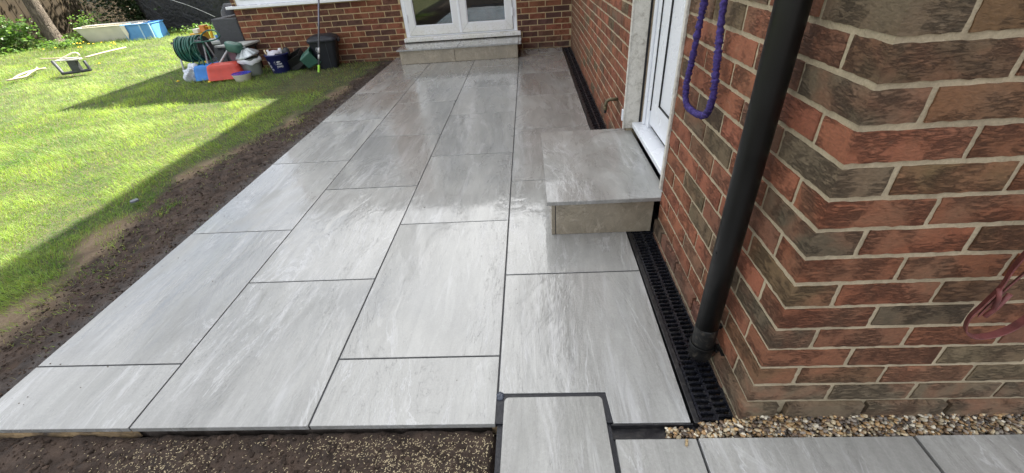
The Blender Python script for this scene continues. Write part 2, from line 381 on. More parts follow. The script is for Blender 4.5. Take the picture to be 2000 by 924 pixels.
# black trough between patio and path (drain end)
tr = thing('drain_trough', 'flat black plastic strip between the patio slab and the path, left of the gravel', 'drain', (2.3, -.02, -.03))
MB().box((2.173, -.0435, -.03), (2.45, .010, -.024)).build('base', m_blackplastic, tr, 0, True)
MB().box((2.173, -.004, -.024), (2.42, .001, -.004)).box((2.173, -.0465, -.024), (2.42, -.0436, -.008)).build('lip', m_blackplastic, tr, .001, True)
lump = MB()
for i in range(7):
    a = random.uniform(0, 6.3); lump.lathe([(0.001, -.01), (.010, -.006), (.009, .002), (.002, .0035)], 7, Matrix.Translation((1.822+random.uniform(-.006, .010), .104+random.uniform(-.014, .008), -.001))@Matrix.Rotation(a, 4, 'Z')@Matrix.Scale(random.uniform(.5, 1), 4))
tag(lump.build('sealant_blob', simple('grey_sealant', (.05, .06, .085), .25, .3, 80), None), 'dark smear of jointing compound at the path slab corner', 'sealant')

# ---------------------------------------------------------------- drain channel with slotted grates
drain = thing('drain_channel', 'black slotted drainage channel along the foot of the side wall', 'drain', (2.49, 2.9, 0))
DX0, DX1 = 2.424, 2.566
MB().box((DX0, .0, -.08), (DX0+.018, 5.85, -.001)).box((DX1-.012, .0, -.08), (DX1-.001, 5.85, -.001)).build('channel_frame', m_blackplastic, drain, .0012, True)
MB().box((DX0+.018, .004, -.08), (DX1-.012, 5.85, -.055)).build('channel_floor', m_blackplastic, drain, 0, True)
GL, PITCH = .5, .0227
def grate_mesh():
    m = MB(); x0, x1 = DX0+.020, DX1-.014; w = x1-x0; xm = w/2
    m.box((0, 0, -.016), (.008, GL-.002, -.003)).box((w-.008, 0, -.016), (w, GL-.002, -.003)).box((xm-.004, 0, -.018), (xm+.004, GL-.002, -.0042))
    n = int(GL/PITCH)
    for i in range(n):
        y = (i+.5)*GL/n
        for j, (a, b) in enumerate(((.0082, xm-.0042), (xm+.0042, w-.0082))):
            yo = y+(GL/n/2 if j else 0)
            m.box((a, yo-.0042, -.016), (b, yo+.0042, -.0048))
            m.box((a+.003, yo-.0022, -.0048), (b-.003, yo+.0022, -.0022))
            m.lathe([(.0028, -.0048), (.0024, -.0012), (.001, -.0004)], 6, Matrix.Translation((b-.004, yo+.0060, 0)))
    return m.mesh('grate', m_grate)
gm = grate_mesh()
for i in range(12):
    if i in (2, 3): pass
    o = bpy.data.objects.new('grate', gm); C.objects.link(o); o.parent = drain
    o.location = Vector((DX0+.020, .004+i*GL*.973, 0))-drain.location; o.scale = (1, .97, 1)

# ---------------------------------------------------------------- brick meshes
def brick_mesh(name, L_, D_, H_, seed, nx, ny, nz, jit, mat):
    r = random.Random(seed); V = {}; vs = []; fs = []
    def vert(i, j, k):
        key = (i, j, k)
        if key in V: return V[key]
        x = (i/nx-.5)*L_; y = (j/ny-.5)*D_; z = (k/nz-.5)*H_
        ex = (i in (0, nx))+(j in (0, ny))+(k in (0, nz))
        rr = .0016 if nx > 3 else .0012
        if ex >= 2:
            if i in (0, nx): x -= math.copysign(rr, x)*r.uniform(.5, 1.5)*.55
            if j in (0, ny): y -= math.copysign(rr, y)*r.uniform(.5, 1.5)*.8
            if k in (0, nz): z -= math.copysign(rr, z)*r.uniform(.3, 1.6)*.55
        x += r.uniform(-jit, jit); y += r.uniform(-jit, jit)*.9; z += r.uniform(-jit, jit)*.8
        if ex >= 2 and nx > 3: x += r.uniform(-.0008, .0008)*(i in (0, nx)); z += r.uniform(-.0011, .0011)*(k in (0, nz))
        V[key] = len(vs); vs.append((x, y, z)); return V[key]
    for i in range(nx):
        for j in range(ny):
            fs.append([vert(i,j,0), vert(i,j+1,0), vert(i+1,j+1,0), vert(i+1,j,0)]); fs.append([vert(i,j,nz), vert(i+1,j,nz), vert(i+1,j+1,nz), vert(i,j+1,nz)])
    for i in range(nx):
        for k in range(nz):
            fs.append([vert(i,0,k), vert(i+1,0,k), vert(i+1,0,k+1), vert(i,0,k+1)]); fs.append([vert(i,ny,k), vert(i,ny,k+1), vert(i+1,ny,k+1), vert(i+1,ny,k)])
    for j in range(ny):
        for k in range(nz):
            fs.append([vert(0,j,k), vert(0,j,k+1), vert(0,j+1,k+1), vert(0,j+1,k)]); fs.append([vert(nx,j,k), vert(nx,j+1,k), vert(nx,j+1,k+1), vert(nx,j,k+1)])
    m = bpy.data.meshes.new(name); m.from_pydata(vs, [], fs); m.materials.append(mat); m.polygons.foreach_set('use_smooth', [True]*len(fs)); m.set_sharp_from_angle(angle=rad(42)); m.update(); return m
near_variants = [brick_mesh('brick', .2135, .1025, .0635, 100+i, 14, 6, 5, .0007, m_brick) for i in range(7)]
mid_variants = [brick_mesh('brick', .2135, .1025, .0635, 200+i, 7, 2, 3, .0008, m_brick) for i in range(6)]
far_variants = [brick_mesh('brick', .2135, .1025, .0645, 300+i, 3, 1, 1, .0008, m_brick_far) for i in range(5)]
def pick_colour(r, pal):
    t = r.random(); acc = 0
    for w, c in pal:
        acc += w
        if t < acc: f = r.uniform(.82, 1.15); return (c[0]*f, c[1]*f*r.uniform(.93, 1.07), c[2]*f, 1)
    return (*pal[-1][1], 1)
PAL = [(.50, RED), (.24, BRN), (.16, OLV), (.10, (.19, .075, .045))]
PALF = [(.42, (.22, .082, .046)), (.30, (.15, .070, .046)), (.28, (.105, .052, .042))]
def place_brick(parent, variants, r, centre, length, along, pal, colour=None, depth=None, wob=.0009):
    o = bpy.data.objects.new('brick', r.choice(variants)); C.objects.link(o); o.parent = parent
    o.location = Vector(centre)-parent.location+Vector((r.uniform(-wob, wob), r.uniform(-wob, wob), r.uniform(-wob, wob)))
    base = 0 if along == 'x' else math.pi/2
    flip = r.choice((0, math.pi))
    o.rotation_euler = (r.uniform(-.004, .004), r.uniform(-.004, .004), base+flip+r.uniform(-.003, .003))
    o.scale = (length/.215, 1, 1)
    o.color = colour or pick_colour(r, pal); return o
def joined_bricks(parent, items, variants, mat):
    bm = MB()
    for (c, ln, al) in items:
        v = random.choice(variants); M = Matrix.Translation(Vector(c))@Matrix.Rotation(0 if al == 'x' else math.pi/2, 4, 'Z')@Matrix.Diagonal((ln/.215, 1, 1, 1))
        bm.add([p.co for p in v.vertices], [tuple(p.vertices) for p in v.polygons], M)
    o = bm.build('brickwork', mat, parent, 0, True); o.color = (*BRN, 1); o['kind'] = 'stuff'; return o

WX, WY = 2.560, .007           # faces of the near corner
ZB = .0143                     # a bed joint; courses go up from here by 75 mm
TOPC = 21
# --- near corner: front face + return up to the side door
corner = thing('brick_wall', 'near corner of red and brown brick wall carrying the black downpipe', 'wall', (3.2, .4, -.1))
r = random.Random(3)
MAN = {}   # hand-read colours: (course from J0 downwards, side, index)
FRONT = {0: [(.10,.075,.05), (.12,.06,.042), RED], 1: [(.10,.055,.045), (.15,.058,.045), (.13,.06,.045)], 2: [(.085,.07,.048), (.15,.062,.043), (.14,.06,.042)],
         3: [RED, (.15,.055,.04), (.2,.06,.04)], 4: [(.105,.068,.05), (.12,.066,.045), (.18,.06,.04)], 5: [(.19,.058,.042), (.17,.055,.04), RED],
         6: [(.075,.058,.045), (.18,.055,.04), (.12,.058,.042)], 7: [(.17,.05,.035), (.16,.055,.04), (.2,.06,.04)], 8: [(.12,.066,.048), (.17,.054,.04), (.12,.055,.042)],
         9: [(.15,.048,.036), (.075,.06,.05), (.14,.055,.042)], 10: [(.085,.068,.05), (.15,.052,.04), (.16,.055,.04)], 11: [(.15,.055,.042), (.14,.052,.04)], 12: [(.13,.06,.044), (.12,.056,.042)], 13: [(.105,.07,.048)]*4, 14: [(.10,.068,.046)]*4, 15: [(.09,.06,.042)]*4}
FRONT = {k_: [RED if c_ is RED else ((c_[0]*1.34, c_[1]*1.58, c_[2]*1.14) if c_[1]/c_[0] < .6 else (c_[0]*1.55, c_[0]*1.18, c_[0]*.76)) for c_ in v_] for k_, v_ in FRONT.items()}
# course index k counted from the top joint J0 (z=1.064): course k lies between z=1.064-.075(k+1) and 1.064-.075k
for row in range(-1, TOPC):
    zc = ZB+(row+.5)*.075; k = 13-row; proud = .013 if row <= 0 else 0
    if row == -1: zc -= .004
    cols = FRONT.get(k+1, None)
    if k % 2 == 0:   # front shows a stretcher at the corner, side shows its header
        place_brick(corner, near_variants, r, (WX-proud+.1075, WY-proud+.05125, zc), .215, 'x', PAL, (*cols[0], 1) if cols else None)
        fx, sy = WX+.225, WY+.1125
    else:
        place_brick(corner, near_variants, r, (WX-proud+.05125, WY-proud+.1075, zc), .215, 'y', PAL, (*cols[0], 1) if cols else None)
        fx, sy = WX+.1125, WY+.225
    i = 1; x = fx; low = [(1, (.15, .10, .070))] if row <= 0 else PAL
    while x < 4.3:
        place_brick(corner, near_variants if x < 3.5 else mid_variants, r, (x+.1075, WY-proud+.05125, zc), .215, 'x', low, (*cols[i], 1) if cols and i < len(cols) else None); x += .225; i += 1
    y = sy
    while y < 1.033-.02:
        y1 = min(y+.215, 1.030)
        if row < 3 or True:
            if 1.030-y1 < .03: y1 = 1.030
            place_brick(corner, near_variants, r, (WX-proud+.05125, (y+y1)/2, zc), y1-y, 'y', [(.66, RED), (.16, BRN), (.18, OLV)] if row > 0 else [(.5, (.19, .09, .06)), (.5, (.14, .098, .068))])
        y = y1+.010
ztop = ZB+TOPC*.075
MB().box((WX+.0045, WY+.0045, -.10), (4.6, WY+.09, ztop)).box((WX+.0046, WY+.09, -.10), (WX+.09, 1.032, ztop)).build('mortar', m_mortar, corner, 0, True)
MB().box((WX-.008, WY-.008, -.10), (4.6, WY+.003, .012)).box((WX-.008, WY+.003, -.10), (WX+.003, 1.03, .0118)).build('mortar', m_mortar, corner, 0, True)
MB().box((WX+.09, WY+.09, -.10), (4.6, 1.031, ztop)).build('wall_core', m_brickwork, corner, 0, True)
MB().box((WX, WY, ztop), (4.6, 1.033, 5.75)).build('upper_brickwork', m_brickwork, corner, 0, True)

# --- side wall beyond the door
side = thing('brick_wall', 'long brick side wall running back from the white door to the inner corner', 'wall', (2.8, 4, -.1))
r = random.Random(5); items = []
SY0, SY1 = 1.915, 5.86
for row in range(-1, 20):
    zc = ZB+(row+.5)*.075; proud = .008 if row <= 0 else 0
    off = (.0 if row % 2 else .1125)+.02
    y = SY0-off
    while y < SY1-.02:
        a, b = max(y, SY0), min(y+.215, SY1-.003); y += .225
        if b-a < .02: continue
        items.append(((WX-proud+.05125, (a+b)/2, zc), b-a))
def seen_size(c):
    u, v, d = project(np.array(c)); inside = -150 < u < 2150 and -220 < v < 1000
    return (0 if inside else 100)+d
items.sort(key=lambda t: seen_size(t[0]))
for j, (c, ln) in enumerate(items[:296]):
    place_brick(side, mid_variants, r, c, ln, 'y', [(.66, RED), (.2, BRN), (.14, OLV)])
joined_bricks(side, [(c, ln, 'y') for c, ln in items[296:]], mid_variants, m_brick)
zt2 = ZB+20*.075
MB().box((WX+.0045, SY0, -.1), (WX+.09, 5.8545, zt2)).build('mortar', m_mortar, side, 0, True)
MB().box((WX+.09, SY0, -.1), (WX+.30, 8.9, zt2)).build('wall_core', m_brickwork, side, 0, True)
MB().box((WX, SY0, zt2), (WX+.30, 9.0, 5.75)).box((WX+.0005, 1.0335, 2.3), (WX+.30, SY0-.0005, 5.749)).build('upper_brickwork', m_brickwork, side, 0, True)
roof = MB(); roof.box((2.30, -.2, 5.75), (7.5, 9.2, 5.9)).box((2.22, -.2, 5.78), (2.298, 9.2, 5.88))
tag(roof.build('main_roof', simple('roof_tile', (.10, .06, .05), .8, .3), None), 'overhanging eaves of the tall house on the right, above the frame', 'roof')

# --- far wall with window and french doors
FY = 5.86; FX0, FX1 = -2.185, WX
far = thing('brick_wall', 'shaded far brick wall holding the french doors and the wide window', 'wall', (.2, 6.0, -.1))
r = random.Random(9); CP = .0755; FZ = .0065-.0755
DOOR = (.195, 1.800, .200, 2.30); WIN = (-2.130, -.30, .800, 2.20)
items = []
for row in range(0, 17):
    zc = FZ+(row+.5)*CP; z0, z1 = zc-.0375, zc+.0375
    x = FX0+(0 if row % 2 else -.1125)
    while x < FX1-.02:
        a, b = max(x, FX0), min(x+.215, FX1-.004); x += .225
        segs = [(a, b)]
        for (d0, d1, e0, e1) in (DOOR, WIN):
            if z1-.012 > e0 and z0 < e1:
                ns = []
                for p, q in segs:
                    if q <= d0 or p >= d1: ns.append((p, q))
                    else:
                        if p < d0: ns.append((p, d0-.004))
                        if q > d1: ns.append((d1+.004, q))
                segs = ns
        for p, q in segs:
            if q-p > .022: items.append((((p+q)/2, FY+.05125, zc), q-p))
items.sort(key=lambda t: seen_size(t[0]))
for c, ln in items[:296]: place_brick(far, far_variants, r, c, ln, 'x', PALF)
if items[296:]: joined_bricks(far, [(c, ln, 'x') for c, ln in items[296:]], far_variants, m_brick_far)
zt3 = FZ+17*CP
def pieces(y0, y1, x0, x1, ztop_, mat, name):
    m = MB(); e = .0003
    m.box((x0, y0, -.1), (x1, y1, DOOR[2])).box((x0, y0+e, DOOR[2]), (DOOR[0], y1, WIN[2])).box((DOOR[1], y0+e, DOOR[2]), (x1, y1, ztop_))
    m.box((x0, y0, WIN[2]), (WIN[0], y1, ztop_)).box((WIN[1], y0, WIN[2]), (DOOR[0], y1, ztop_))
    return m.build(name, mat, far, 0, True)
pieces(FY+.005, FY+.09, FX0+.005, FX1, zt3, m_mortar_far, 'mortar')
pieces(FY+.09, FY+.26, FX0, FX1, 2.30, m_brickwork, 'wall_core')
up = MB(); up.box((DOOR[1]+.0, FY, zt3), (FX1, FY+.0895, 2.30)).box((WIN[1], FY, zt3), (DOOR[0], FY+.0895, 2.30)).box((FX0, FY, zt3), (WIN[0], FY+.0895, 2.30)).box((FX0, FY+.0896, 2.3), (FX1, FY+.26, 2.42)).box((FX0, FY+.2605, -.1), (FX0+.28, 9.5, 2.42)).box((WIN[0]+.0, FY, 2.2), (WIN[1], FY+.0895, 2.3))
up.build('upper_brickwork', m_brickwork, far, 0, True)
fl = MB(); fl.box((FX0-.15, FY-.15, 2.42), (WX-.001, 9.6, 2.50))
tag(fl.build('extension_roof', simple('roof_felt', (.07, .07, .075), .9, .3), None), 'flat roof of the single storey extension above the french doors', 'roof')
# room behind the glass
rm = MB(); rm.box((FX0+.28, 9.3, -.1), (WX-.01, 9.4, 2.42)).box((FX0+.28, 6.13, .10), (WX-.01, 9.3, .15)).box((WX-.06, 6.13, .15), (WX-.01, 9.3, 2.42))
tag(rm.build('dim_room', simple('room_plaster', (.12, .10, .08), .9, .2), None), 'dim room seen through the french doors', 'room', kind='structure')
st = thing('sofa', 'blue cushioned low sofa dimly seen through the right glass pane', 'sofa', (1.55, 6.85, .15))
MB().box((-.55, -.3, 0), (.5, .35, .16)).build('base', simple('tan_wood', (.30, .20, .10), .6), st, .02)
MB().box((-.55, -.32, .16), (.5, .35, .34)).build('cushion', simple('blue_cloth', (.05, .13, .22), .9), st, .05)

# --- window (upper left, only its sill and bottom rail in view)
def frame_window():
    w = thing('window', 'white framed window above the far wall bricks with a long white sill', 'window', (-1.2, 5.9, .80))
    x0, x1, z0, z1 = WIN; yb = FY+.025
    MB().box((x0-.12, FY-.062, .772), (x1+.05, FY+.0895, .805)).build('sill', m_upvc, w, .004, True)
    f = MB(); t = .06; zs = .806
    f.box((x0+.001, yb, zs), (x1-.001, yb+.06, zs+t)).box((x0+.001, yb, z1-t), (x1-.001, yb+.06, z1-.001))
    f.box((x0+.001, yb, zs+t), (x0+t, yb+.06, z1-t)).box((x1-t, yb, zs+t), (x1-.001, yb+.06, z1-t)).box((-1.25, yb, zs+t), (-1.19, yb+.06, z1-t))
    f.build('frame', m_upvc, w, .004, True)
    s = MB()
    for a, b in ((x0+t, -1.25), (-1.19, x1-t)):
        for bx in (((a+.003, yb-.012, zs+t+.003), (b-.003, yb+.045, zs+t+.055)), ((a+.003, yb-.012, z1-t-.055), (b-.003, yb+.045, z1-t-.003)),
                   ((a+.003, yb-.012, zs+t+.055), (a+.055, yb+.045, z1-t-.055)), ((b-.055, yb-.012, zs+t+.055), (b-.003, yb+.045, z1-t-.055))): s.box(*bx)
    sash = s.build('sash', m_upvc, w, .003, True)
    for a, b in ((x0+t, -1.25), (-1.19, x1-t)):
        MB().box((a+.05, yb+.015, zs+t+.05), (b-.05, yb+.021, z1-t-.05)).build('pane', m_glass, sash, 0, True)
frame_window()

# --- french doors
def french_doors():
    d = thing('french_doors', 'white french doors with dirty lower rails over the stone step', 'doors', (1.0, 5.92, .2))
    x0, x1, z0, z1 = .197, 1.798, .255, 2.298; yb = FY+.012
    MB().box((.175, FY-.085, .205), (1.845, FY+.0895, .2545)).build('sill', m_upvc_dirty, d, .006, True)
    f = MB(); t = .055
    f.box((x0, yb, z0), (x0+t, yb+.07, z1)).box((x1-t, yb, z0), (x1, yb+.07, z1)).box((x0+t, yb, z1-t), (x1-t, yb+.07, z1)).box((x0+t, yb, z0), (x1-t, yb+.07, z0+.018))
    f.build('frame', m_upvc, d, .004, True)
    xm = (x0+x1)/2; R = .115; zb = z0+.022
    for s, (a, b) in enumerate(((x0+t+.004, xm-.006), (xm+.006, x1-t-.004))):
        lf = MB(); y0, y1 = yb-.014, yb+.05
        # mitred rails and stiles
        def mitre(p):  # four points in xz
            return lf.add([(x, y0, z) for x, z in p]+[(x, y1, z) for x, z in p], [(0,1,2,3), (7,6,5,4), (0,4,5,1), (1,5,6,2), (2,6,7,3), (3,7,4,0)])
        q = .0006; T = z1-t-.004; W_ = .095
        mitre([(a+q, zb), (b-q, zb), (b-W_-q, zb+R), (a+W_+q, zb+R)]); mitre([(a, zb+q), (a+W_, zb+R+q), (a+W_, T-W_), (a, T)])
        mitre([(b-W_, zb+R+q), (b, zb+q), (b, T), (b-W_, T-W_)]); mitre([(a+W_, T-W_), (b-W_, T-W_), (b, T+.0), (a, T+.0)])
        leaf = lf.build('door_leaf', m_upvc_dirty, d, .003, True)
        bd = MB(); w = .012
        bd.box((a+W_, y0+.008, zb+R), (b-W_, y0+.03, zb+R+w)).box((a+W_, y0+.008, zb+R+w), (a+W_+w, y0+.03, T-W_)).box((b-W_-w, y0+.008, zb+R+w), (b-W_, y0+.03, T-W_))
        bd.build('glazing_bead', m_upvc, leaf, .003, True)
        MB().box((a+W_-.004, y0+.034, zb+R-.004), (b-W_+.004, y0+.040, T-W_+.004)).build('pane', m_glass, leaf, 0, True)
        hx = x0+t+.002 if s == 0 else x1-t-.002
        for hz in (.50, 1.25, 2.0):
            MB().box((hx-.010, yb-.024, hz-.05), (hx+.010, yb-.012, hz+.05)).lathe([(.007, -.055), (.007, .055)], 8, Matrix.Translation((hx, yb-.022, hz))).build('hinge', m_upvc, leaf, .002, True)
    MB().box((xm-.016, yb-.020, z0+.022), (xm+.016, yb+.0, z1-t-.01)).build('meeting_stile', m_upvc, d, .005, True)
    MB().box((xm-.006, yb+.01, z0+.022), (xm+.006, yb+.03, z1-t-.01)).build('gasket', m_gasket, d, 0, True)
    MB().box((1.55, FY-.084, .2546), (1.66, FY-.05, .262)).build('paint_chip', m_jamb, d, .002, True)
french_doors()

# --- far step below the french doors
fs = thing('stone_step', 'low wide slab step under the french doors', 'step', (1.0, 5.55, 0))
ZS = .192
slab(.168, .998, 5.302, 5.857, mat=m_slab_step, parent=fs, z=ZS, gap=.0015)
slab(1.000, 1.815, 5.302, 5.857, mat=m_slab_step, parent=fs, z=ZS, gap=.0015)
slab(1.818, 1.853, 5.302, 5.857, mat=m_slab_step, parent=fs, z=ZS, gap=.001)
def riser(p, a, b, fixed, axis, z1, name='riser_slab', mat=m_slab_riser):
    m = MB()
    if axis == 'x': m.box((a, fixed, .0015), (b, fixed+.018, z1))
    else: m.box((fixed, a, .0015), (fixed+.018, b, z1))
    return m.build(name, mat, p, .0012, True)
riser(fs, .2, .945, 5.333, 'x', ZS-.022); riser(fs, .949, 1.800, 5.333, 'x', ZS-.022)
riser(fs, 5.353, 5.855, .2, 'y', ZS-.022); riser(fs, 5.353, 5.855, 1.782, 'y', ZS-.022)
MB().box((.222, 5.353, .0), (1.778, 5.855, ZS-.023)).build('core', m_grout, fs, 0, True)

# --- near step below the side door
ns = thing('stone_step', 'grey box step of wet porcelain slab under the white side door', 'step', (2.3, 1.5, 0))
ZN = .205
slab(2.020, 2.598, 1.024, 1.958, mat=m_slab_step, parent=ns, z=ZN, gap=0)
riser(ns, 2.064, 2.538, 1.046, 'x', ZN-.0225)
riser(ns, 1.046, 1.945, 2.042, 'y', ZN-.0225)
MB().box((2.060, 1.0475, .001), (2.0638, 1.064, ZN-.024)).build('grout', m_grout, ns, 0, True)
MB().box((2.046, 1.05, ZN-.0222), (2.54, 1.9, ZN-.0202)).box((2.062, 1.066, .001), (2.535, 1.94, ZN-.0226)).build('core', simple('brown_mortar', (.10, .075, .055), .9), ns, 0, True)

# --- side door, jamb, trim
sdoor = thing('side_door', 'plain white side door with grooved panel and white sill, set in the brick wall', 'door', (2.68, 1.5, .24))
xd = 2.672
MB().box((2.598, 1.038, .232), (2.70, 1.905, .262)).build('sill', m_upvc, sdoor, .005, True)
fr = MB(); fr.box((xd-.006, 1.79, .2625), (xd+.05, 1.905, 2.28)).box((xd-.006, 1.036, .2625), (xd+.05, 1.10, 2.28)).box((xd-.006, 1.10, 2.22), (xd+.05, 1.79, 2.28))
fr.box((xd-.022, 1.845, .2625), (xd-.0065, 1.87, 2.28)).build('frame', m_upvc, sdoor, .004, True)
lf = MB(); lf.box((xd+.004, 1.645, .29), (xd+.05, 1.785, 2.215)).box((xd+.004, 1.105, .29), (xd+.05, 1.2, 2.215)).box((xd+.0042, 1.2, .29), (xd+.05, 1.645, .435)).box((xd+.0042, 1.2, 2.1), (xd+.05, 1.645, 2.215))
leaf2 = lf.build('door_leaf', m_upvc, sdoor, .003, True)
MB().box((xd+.012, 1.205, .44), (xd+.03, 1.640, 2.095)).build('panel', m_upvc, leaf2, .002, True)
MB().box((xd-.002, 1.7855, .37), (xd+.02, 1.7897, 2.215)).box((xd+.0032, 1.6402, .4352), (xd+.02, 1.6452, 2.1)).box((xd+.0033, 1.2, .4353), (xd+.02, 1.64, .4398)).build('gasket', m_gasket, sdoor, 0, True)
MB().box((2.692, 1.04, .05), (2.9, 1.90, 2.3)).box((WX+.095, 1.034, -.09), (2.9, 1.914, .231)).build('backing', m_grout, sdoor, 0, True)
jm = thing('door_jamb', 'weathered off-white rendered jamb at the far side of the white door', 'jamb', (2.6, 1.92, .22))
jb = MB(); jb.box((2.548, 1.906, .222), (2.640, 1.9145, 2.3)).build('jamb_face', m_jamb, jm, .003, True)
MB().box((2.540, 1.899, .222), (2.5495, 1.9165, 2.3)).build('corner_bead', m_jamb, jm, .003, True)
MB().box((2.531, 1.900, .275), (2.5395, 1.925, .345)).build('bracket', m_upvc, jm, .002, True)
MB().box((2.6405, 1.9065, .262), (2.652, 1.9142, 2.3)).build('painted_shadow_gap', m_gasket, jm, 0, True)  # solid black strip, stands in for the shade of the gap
MB().box((2.6525, 1.9062, .262), (2.664, 1.9142, 2.3)).build('timber_edge', simple('old_timber', (.30, .23, .16), .8, .4, 40), jm, 0, True)
tm = thing('door_trim', 'thin worn white trim edging the near side of the white door', 'trim', (2.56, 1.04, .24))
MB().box((2.549, 1.022, .247), (2.5625, 1.0445, 2.3)).build('trim_strip', m_jamb, tm, .003, True)
MB().box((2.563, 1.0335, .247), (2.672, 1.0365, 2.3)).build('reveal', m_jamb, tm, 0, True)
MB().box((2.556, 1.045, .268), (2.566, 1.054, .300)).build('dark_clip', m_gasket, tm, .001, True)

# --- tap on the side wall
tap = thing('outside_tap', 'small weathered brass pipe elbow sticking out of the side wall above the drain', 'tap', (2.56, 2.27, .3))
pth = [(2.57, 2.17, .318), (2.545, 2.18, .318), (2.53, 2.21, .315), (2.525, 2.25, .305), (2.522, 2.27, .285), (2.521, 2.275, .262)]
MB().tube([(2.575, 2.22, .318), (2.53, 2.22, .318), (2.50, 2.22, .316), (2.484, 2.22, .305), (2.479, 2.22, .288), (2.478, 2.22, .262)], .0115, 10).build('elbow', m_brass, tap, 0, True)
MB().tube([(2.478, 2.22, .270), (2.478, 2.22, .248)], .015, 10).build('collar', m_brass, tap, .002, True)
MB().tube([(2.478, 2.22, .249), (2.478, 2.22, .226)], .010, 10).build('nozzle', m_gasket, tap, .001, True)

# --- downpipe
dp = thing('downpipe', 'tall black plastic downpipe in front of the brick corner', 'downpipe', (2.51, .24, .03))
cx, cy = 2.512, .238
def pipe_pt(z): return (cx-.006*(z/1.1), cy, z)
MB().tube([pipe_pt(z) for z in (.12, .6, 1.1, 2, 3.5, 5.7)], .0345, 32).build('pipe', m_pipe, dp, 0, True)
MB().lathe([(.0350, .030), (.0365, .034), (.0365, .150), (.0362, .158), (.0355, .164), (.0348, .170)], 32, Matrix.Translation((cx, cy, 0))).build('socket', simple('dirty_black_pipe', (.010, .010, .010), .5, .4, 24, .002, bscale=90, dirt=(.055, .048, .038), spec=.35), dp, 0, True)
br = MB(); ring = [(cx+.0405*math.cos(a), cy+.0405*math.sin(a), .082) for a in np.linspace(0, 2*math.pi, 33)]
rs = []
for a in np.linspace(0, 2*math.pi, 33):
    c_, s_ = math.cos(a), math.sin(a); rs.append([(cx+rr*c_, cy+rr*s_, z) for rr, z in ((.0385, .074), (.0415, .074), (.0415, .090), (.0385, .090))])
br.rings(rs, False, False)
br.box((cx+.030, cy-.040, .076), (cx+.040, cy-.010, .087)).box((cx+.0402, cy-.058, .076), (cx+.050, cy-.012, .087))
br.build('bracket', m_pipe, dp, .0012, True)
MB().box((cx+.030, cy-.002, .150), (cx+.050, cy+.012, .165)).build('clip', m_pipe, dp, .001, True)
MB().lathe([(.004, 0), (.004, .002)], 8, Matrix.Translation((2.4765, .2315, .47))@Matrix.Rotation(-math.pi/2, 4, 'Y')).build('screw', m_pipe, dp, 0, True)

# ---------------------------------------------------------------- cord loops on the walls
def smooth_path(P, n=10):
    out = []; P = [Vector(p) for p in P]
    for i in range(len(P)-1):
        p0, p1, p2, p3 = P[max(i-1, 0)], P[i], P[i+1], P[min(i+2, len(P)-1)]
        for k in range(n):
            t = k/n; out.append(.5*((2*p1)+(-p0+p2)*t+(2*p0-5*p1+4*p2-p3)*t*t+(-p0+3*p1-3*p2+p3)*t**3))
    out.append(P[-1]); return out
hx = 2.530
cp = smooth_path([(hx, .655, 1.40), (hx, .650, 1.20), (hx, .640, 1.02), (hx, .612, .90), (hx, .592, .81), (hx, .615, .745), (hx, .675, .722), (hx, .755, .712), (hx, .815, .722), (hx, .842, .775), (hx, .828, .86), (hx, .808, 1.0), (hx, .795, 1.15), (hx, .79, 1.40)], 26)
kp = []; rr_ = []
for i, p in enumerate(cp):
    kp.append(p+Vector((random.uniform(-.001, .001), random.uniform(-.0012, .0012), 0))); rr_.append(.0108+.0012*math.sin(i*2.7+3*math.sin(i*.31))+random.uniform(-.0026, .0022))
kc = NM('purple_cloth'); m_purple = kc.done(kc.ramp(kc.noise(kc.coord(), 120, 4), [(.3, (.020, .013, .085)), (.7, (.080, .050, .27))]), .8, kc.bump(kc.noise(kc.coord((1, 1, 2)), 180, 3), .004, 1))
pc = thing('hanging_cord', 'crinkled purple cloth covered cord hanging in a loop on the brick beside the downpipe', 'cord', (2.53, .72, .71))
MB().tube(kp, rr_, 10).build('crinkled_loop', m_purple, pc, 0, True)
MB().tube([(2.575, .72, 1.39), (2.52, .72, 1.39), (2.515, .72, 1.42)], .004, 8).build('hook', m_metal, pc, 0, True)
# flat maroon lead hanging on the front face
m_lead = simple('maroon_webbing', (.16, .045, .042), .55, .45, 40, .002, bscale=240)
def ribbon(path, w, t, wdir):
    m = MB(); rs = []
    for i, (p, d) in enumerate(zip(path, wdir)):
        p = Vector(p); d = Vector(d).normalized(); tg = (Vector(path[min(i+1, len(path)-1)])-Vector(path[max(i-1, 0)])).normalized()
        n_ = tg.cross(d).normalized()
        rs.append([tuple(p+d*a*w/2+n_*b*t/2) for a, b in ((-1,-1), (1,-1), (1,1), (-1,1))])
    return m.rings(rs, True, False)
yl = -.028
m_darkm = simple('dark_steel', (.055, .06, .065), .5, .4, 20, .001, .3)
ld = thing('dog_lead', 'flat maroon webbing lead looped on the front brick face at the right edge', 'lead', (3.0, yl, .4))
P1 = smooth_path([(2.975, yl, .80), (2.975, yl, .66), (2.972, yl, .60), (2.968, yl-.006, .555), (2.955, yl-.008, .50), (2.945, yl-.010, .465), (2.955, yl-.012, .425), (2.985, yl-.014, .405), (3.03, yl-.012, .41), (3.07, yl-.006, .435), (3.10, yl, .50), (3.11, yl, .62)], 8)
n1 = len(P1); W1 = [Vector((.35+.3*math.sin(i/n1*5), 1, .15*math.cos(i/n1*7))) for i in range(n1)]
ribbon([tuple(p) for p in P1], .018, .003, W1).build('strap', m_lead, ld, .0006, True)
P2 = smooth_path([(3.06, yl+.006, .80), (3.035, yl+.006, .70), (3.02, yl+.004, .62), (2.995, yl, .56), (2.975, yl-.006, .51), (2.962, yl-.010, .47)], 8)
ribbon([tuple(p) for p in P2], .012, .003, [Vector((.8, .8, .1))]*len(P2)).build('strap', m_lead, ld, .0006, True)
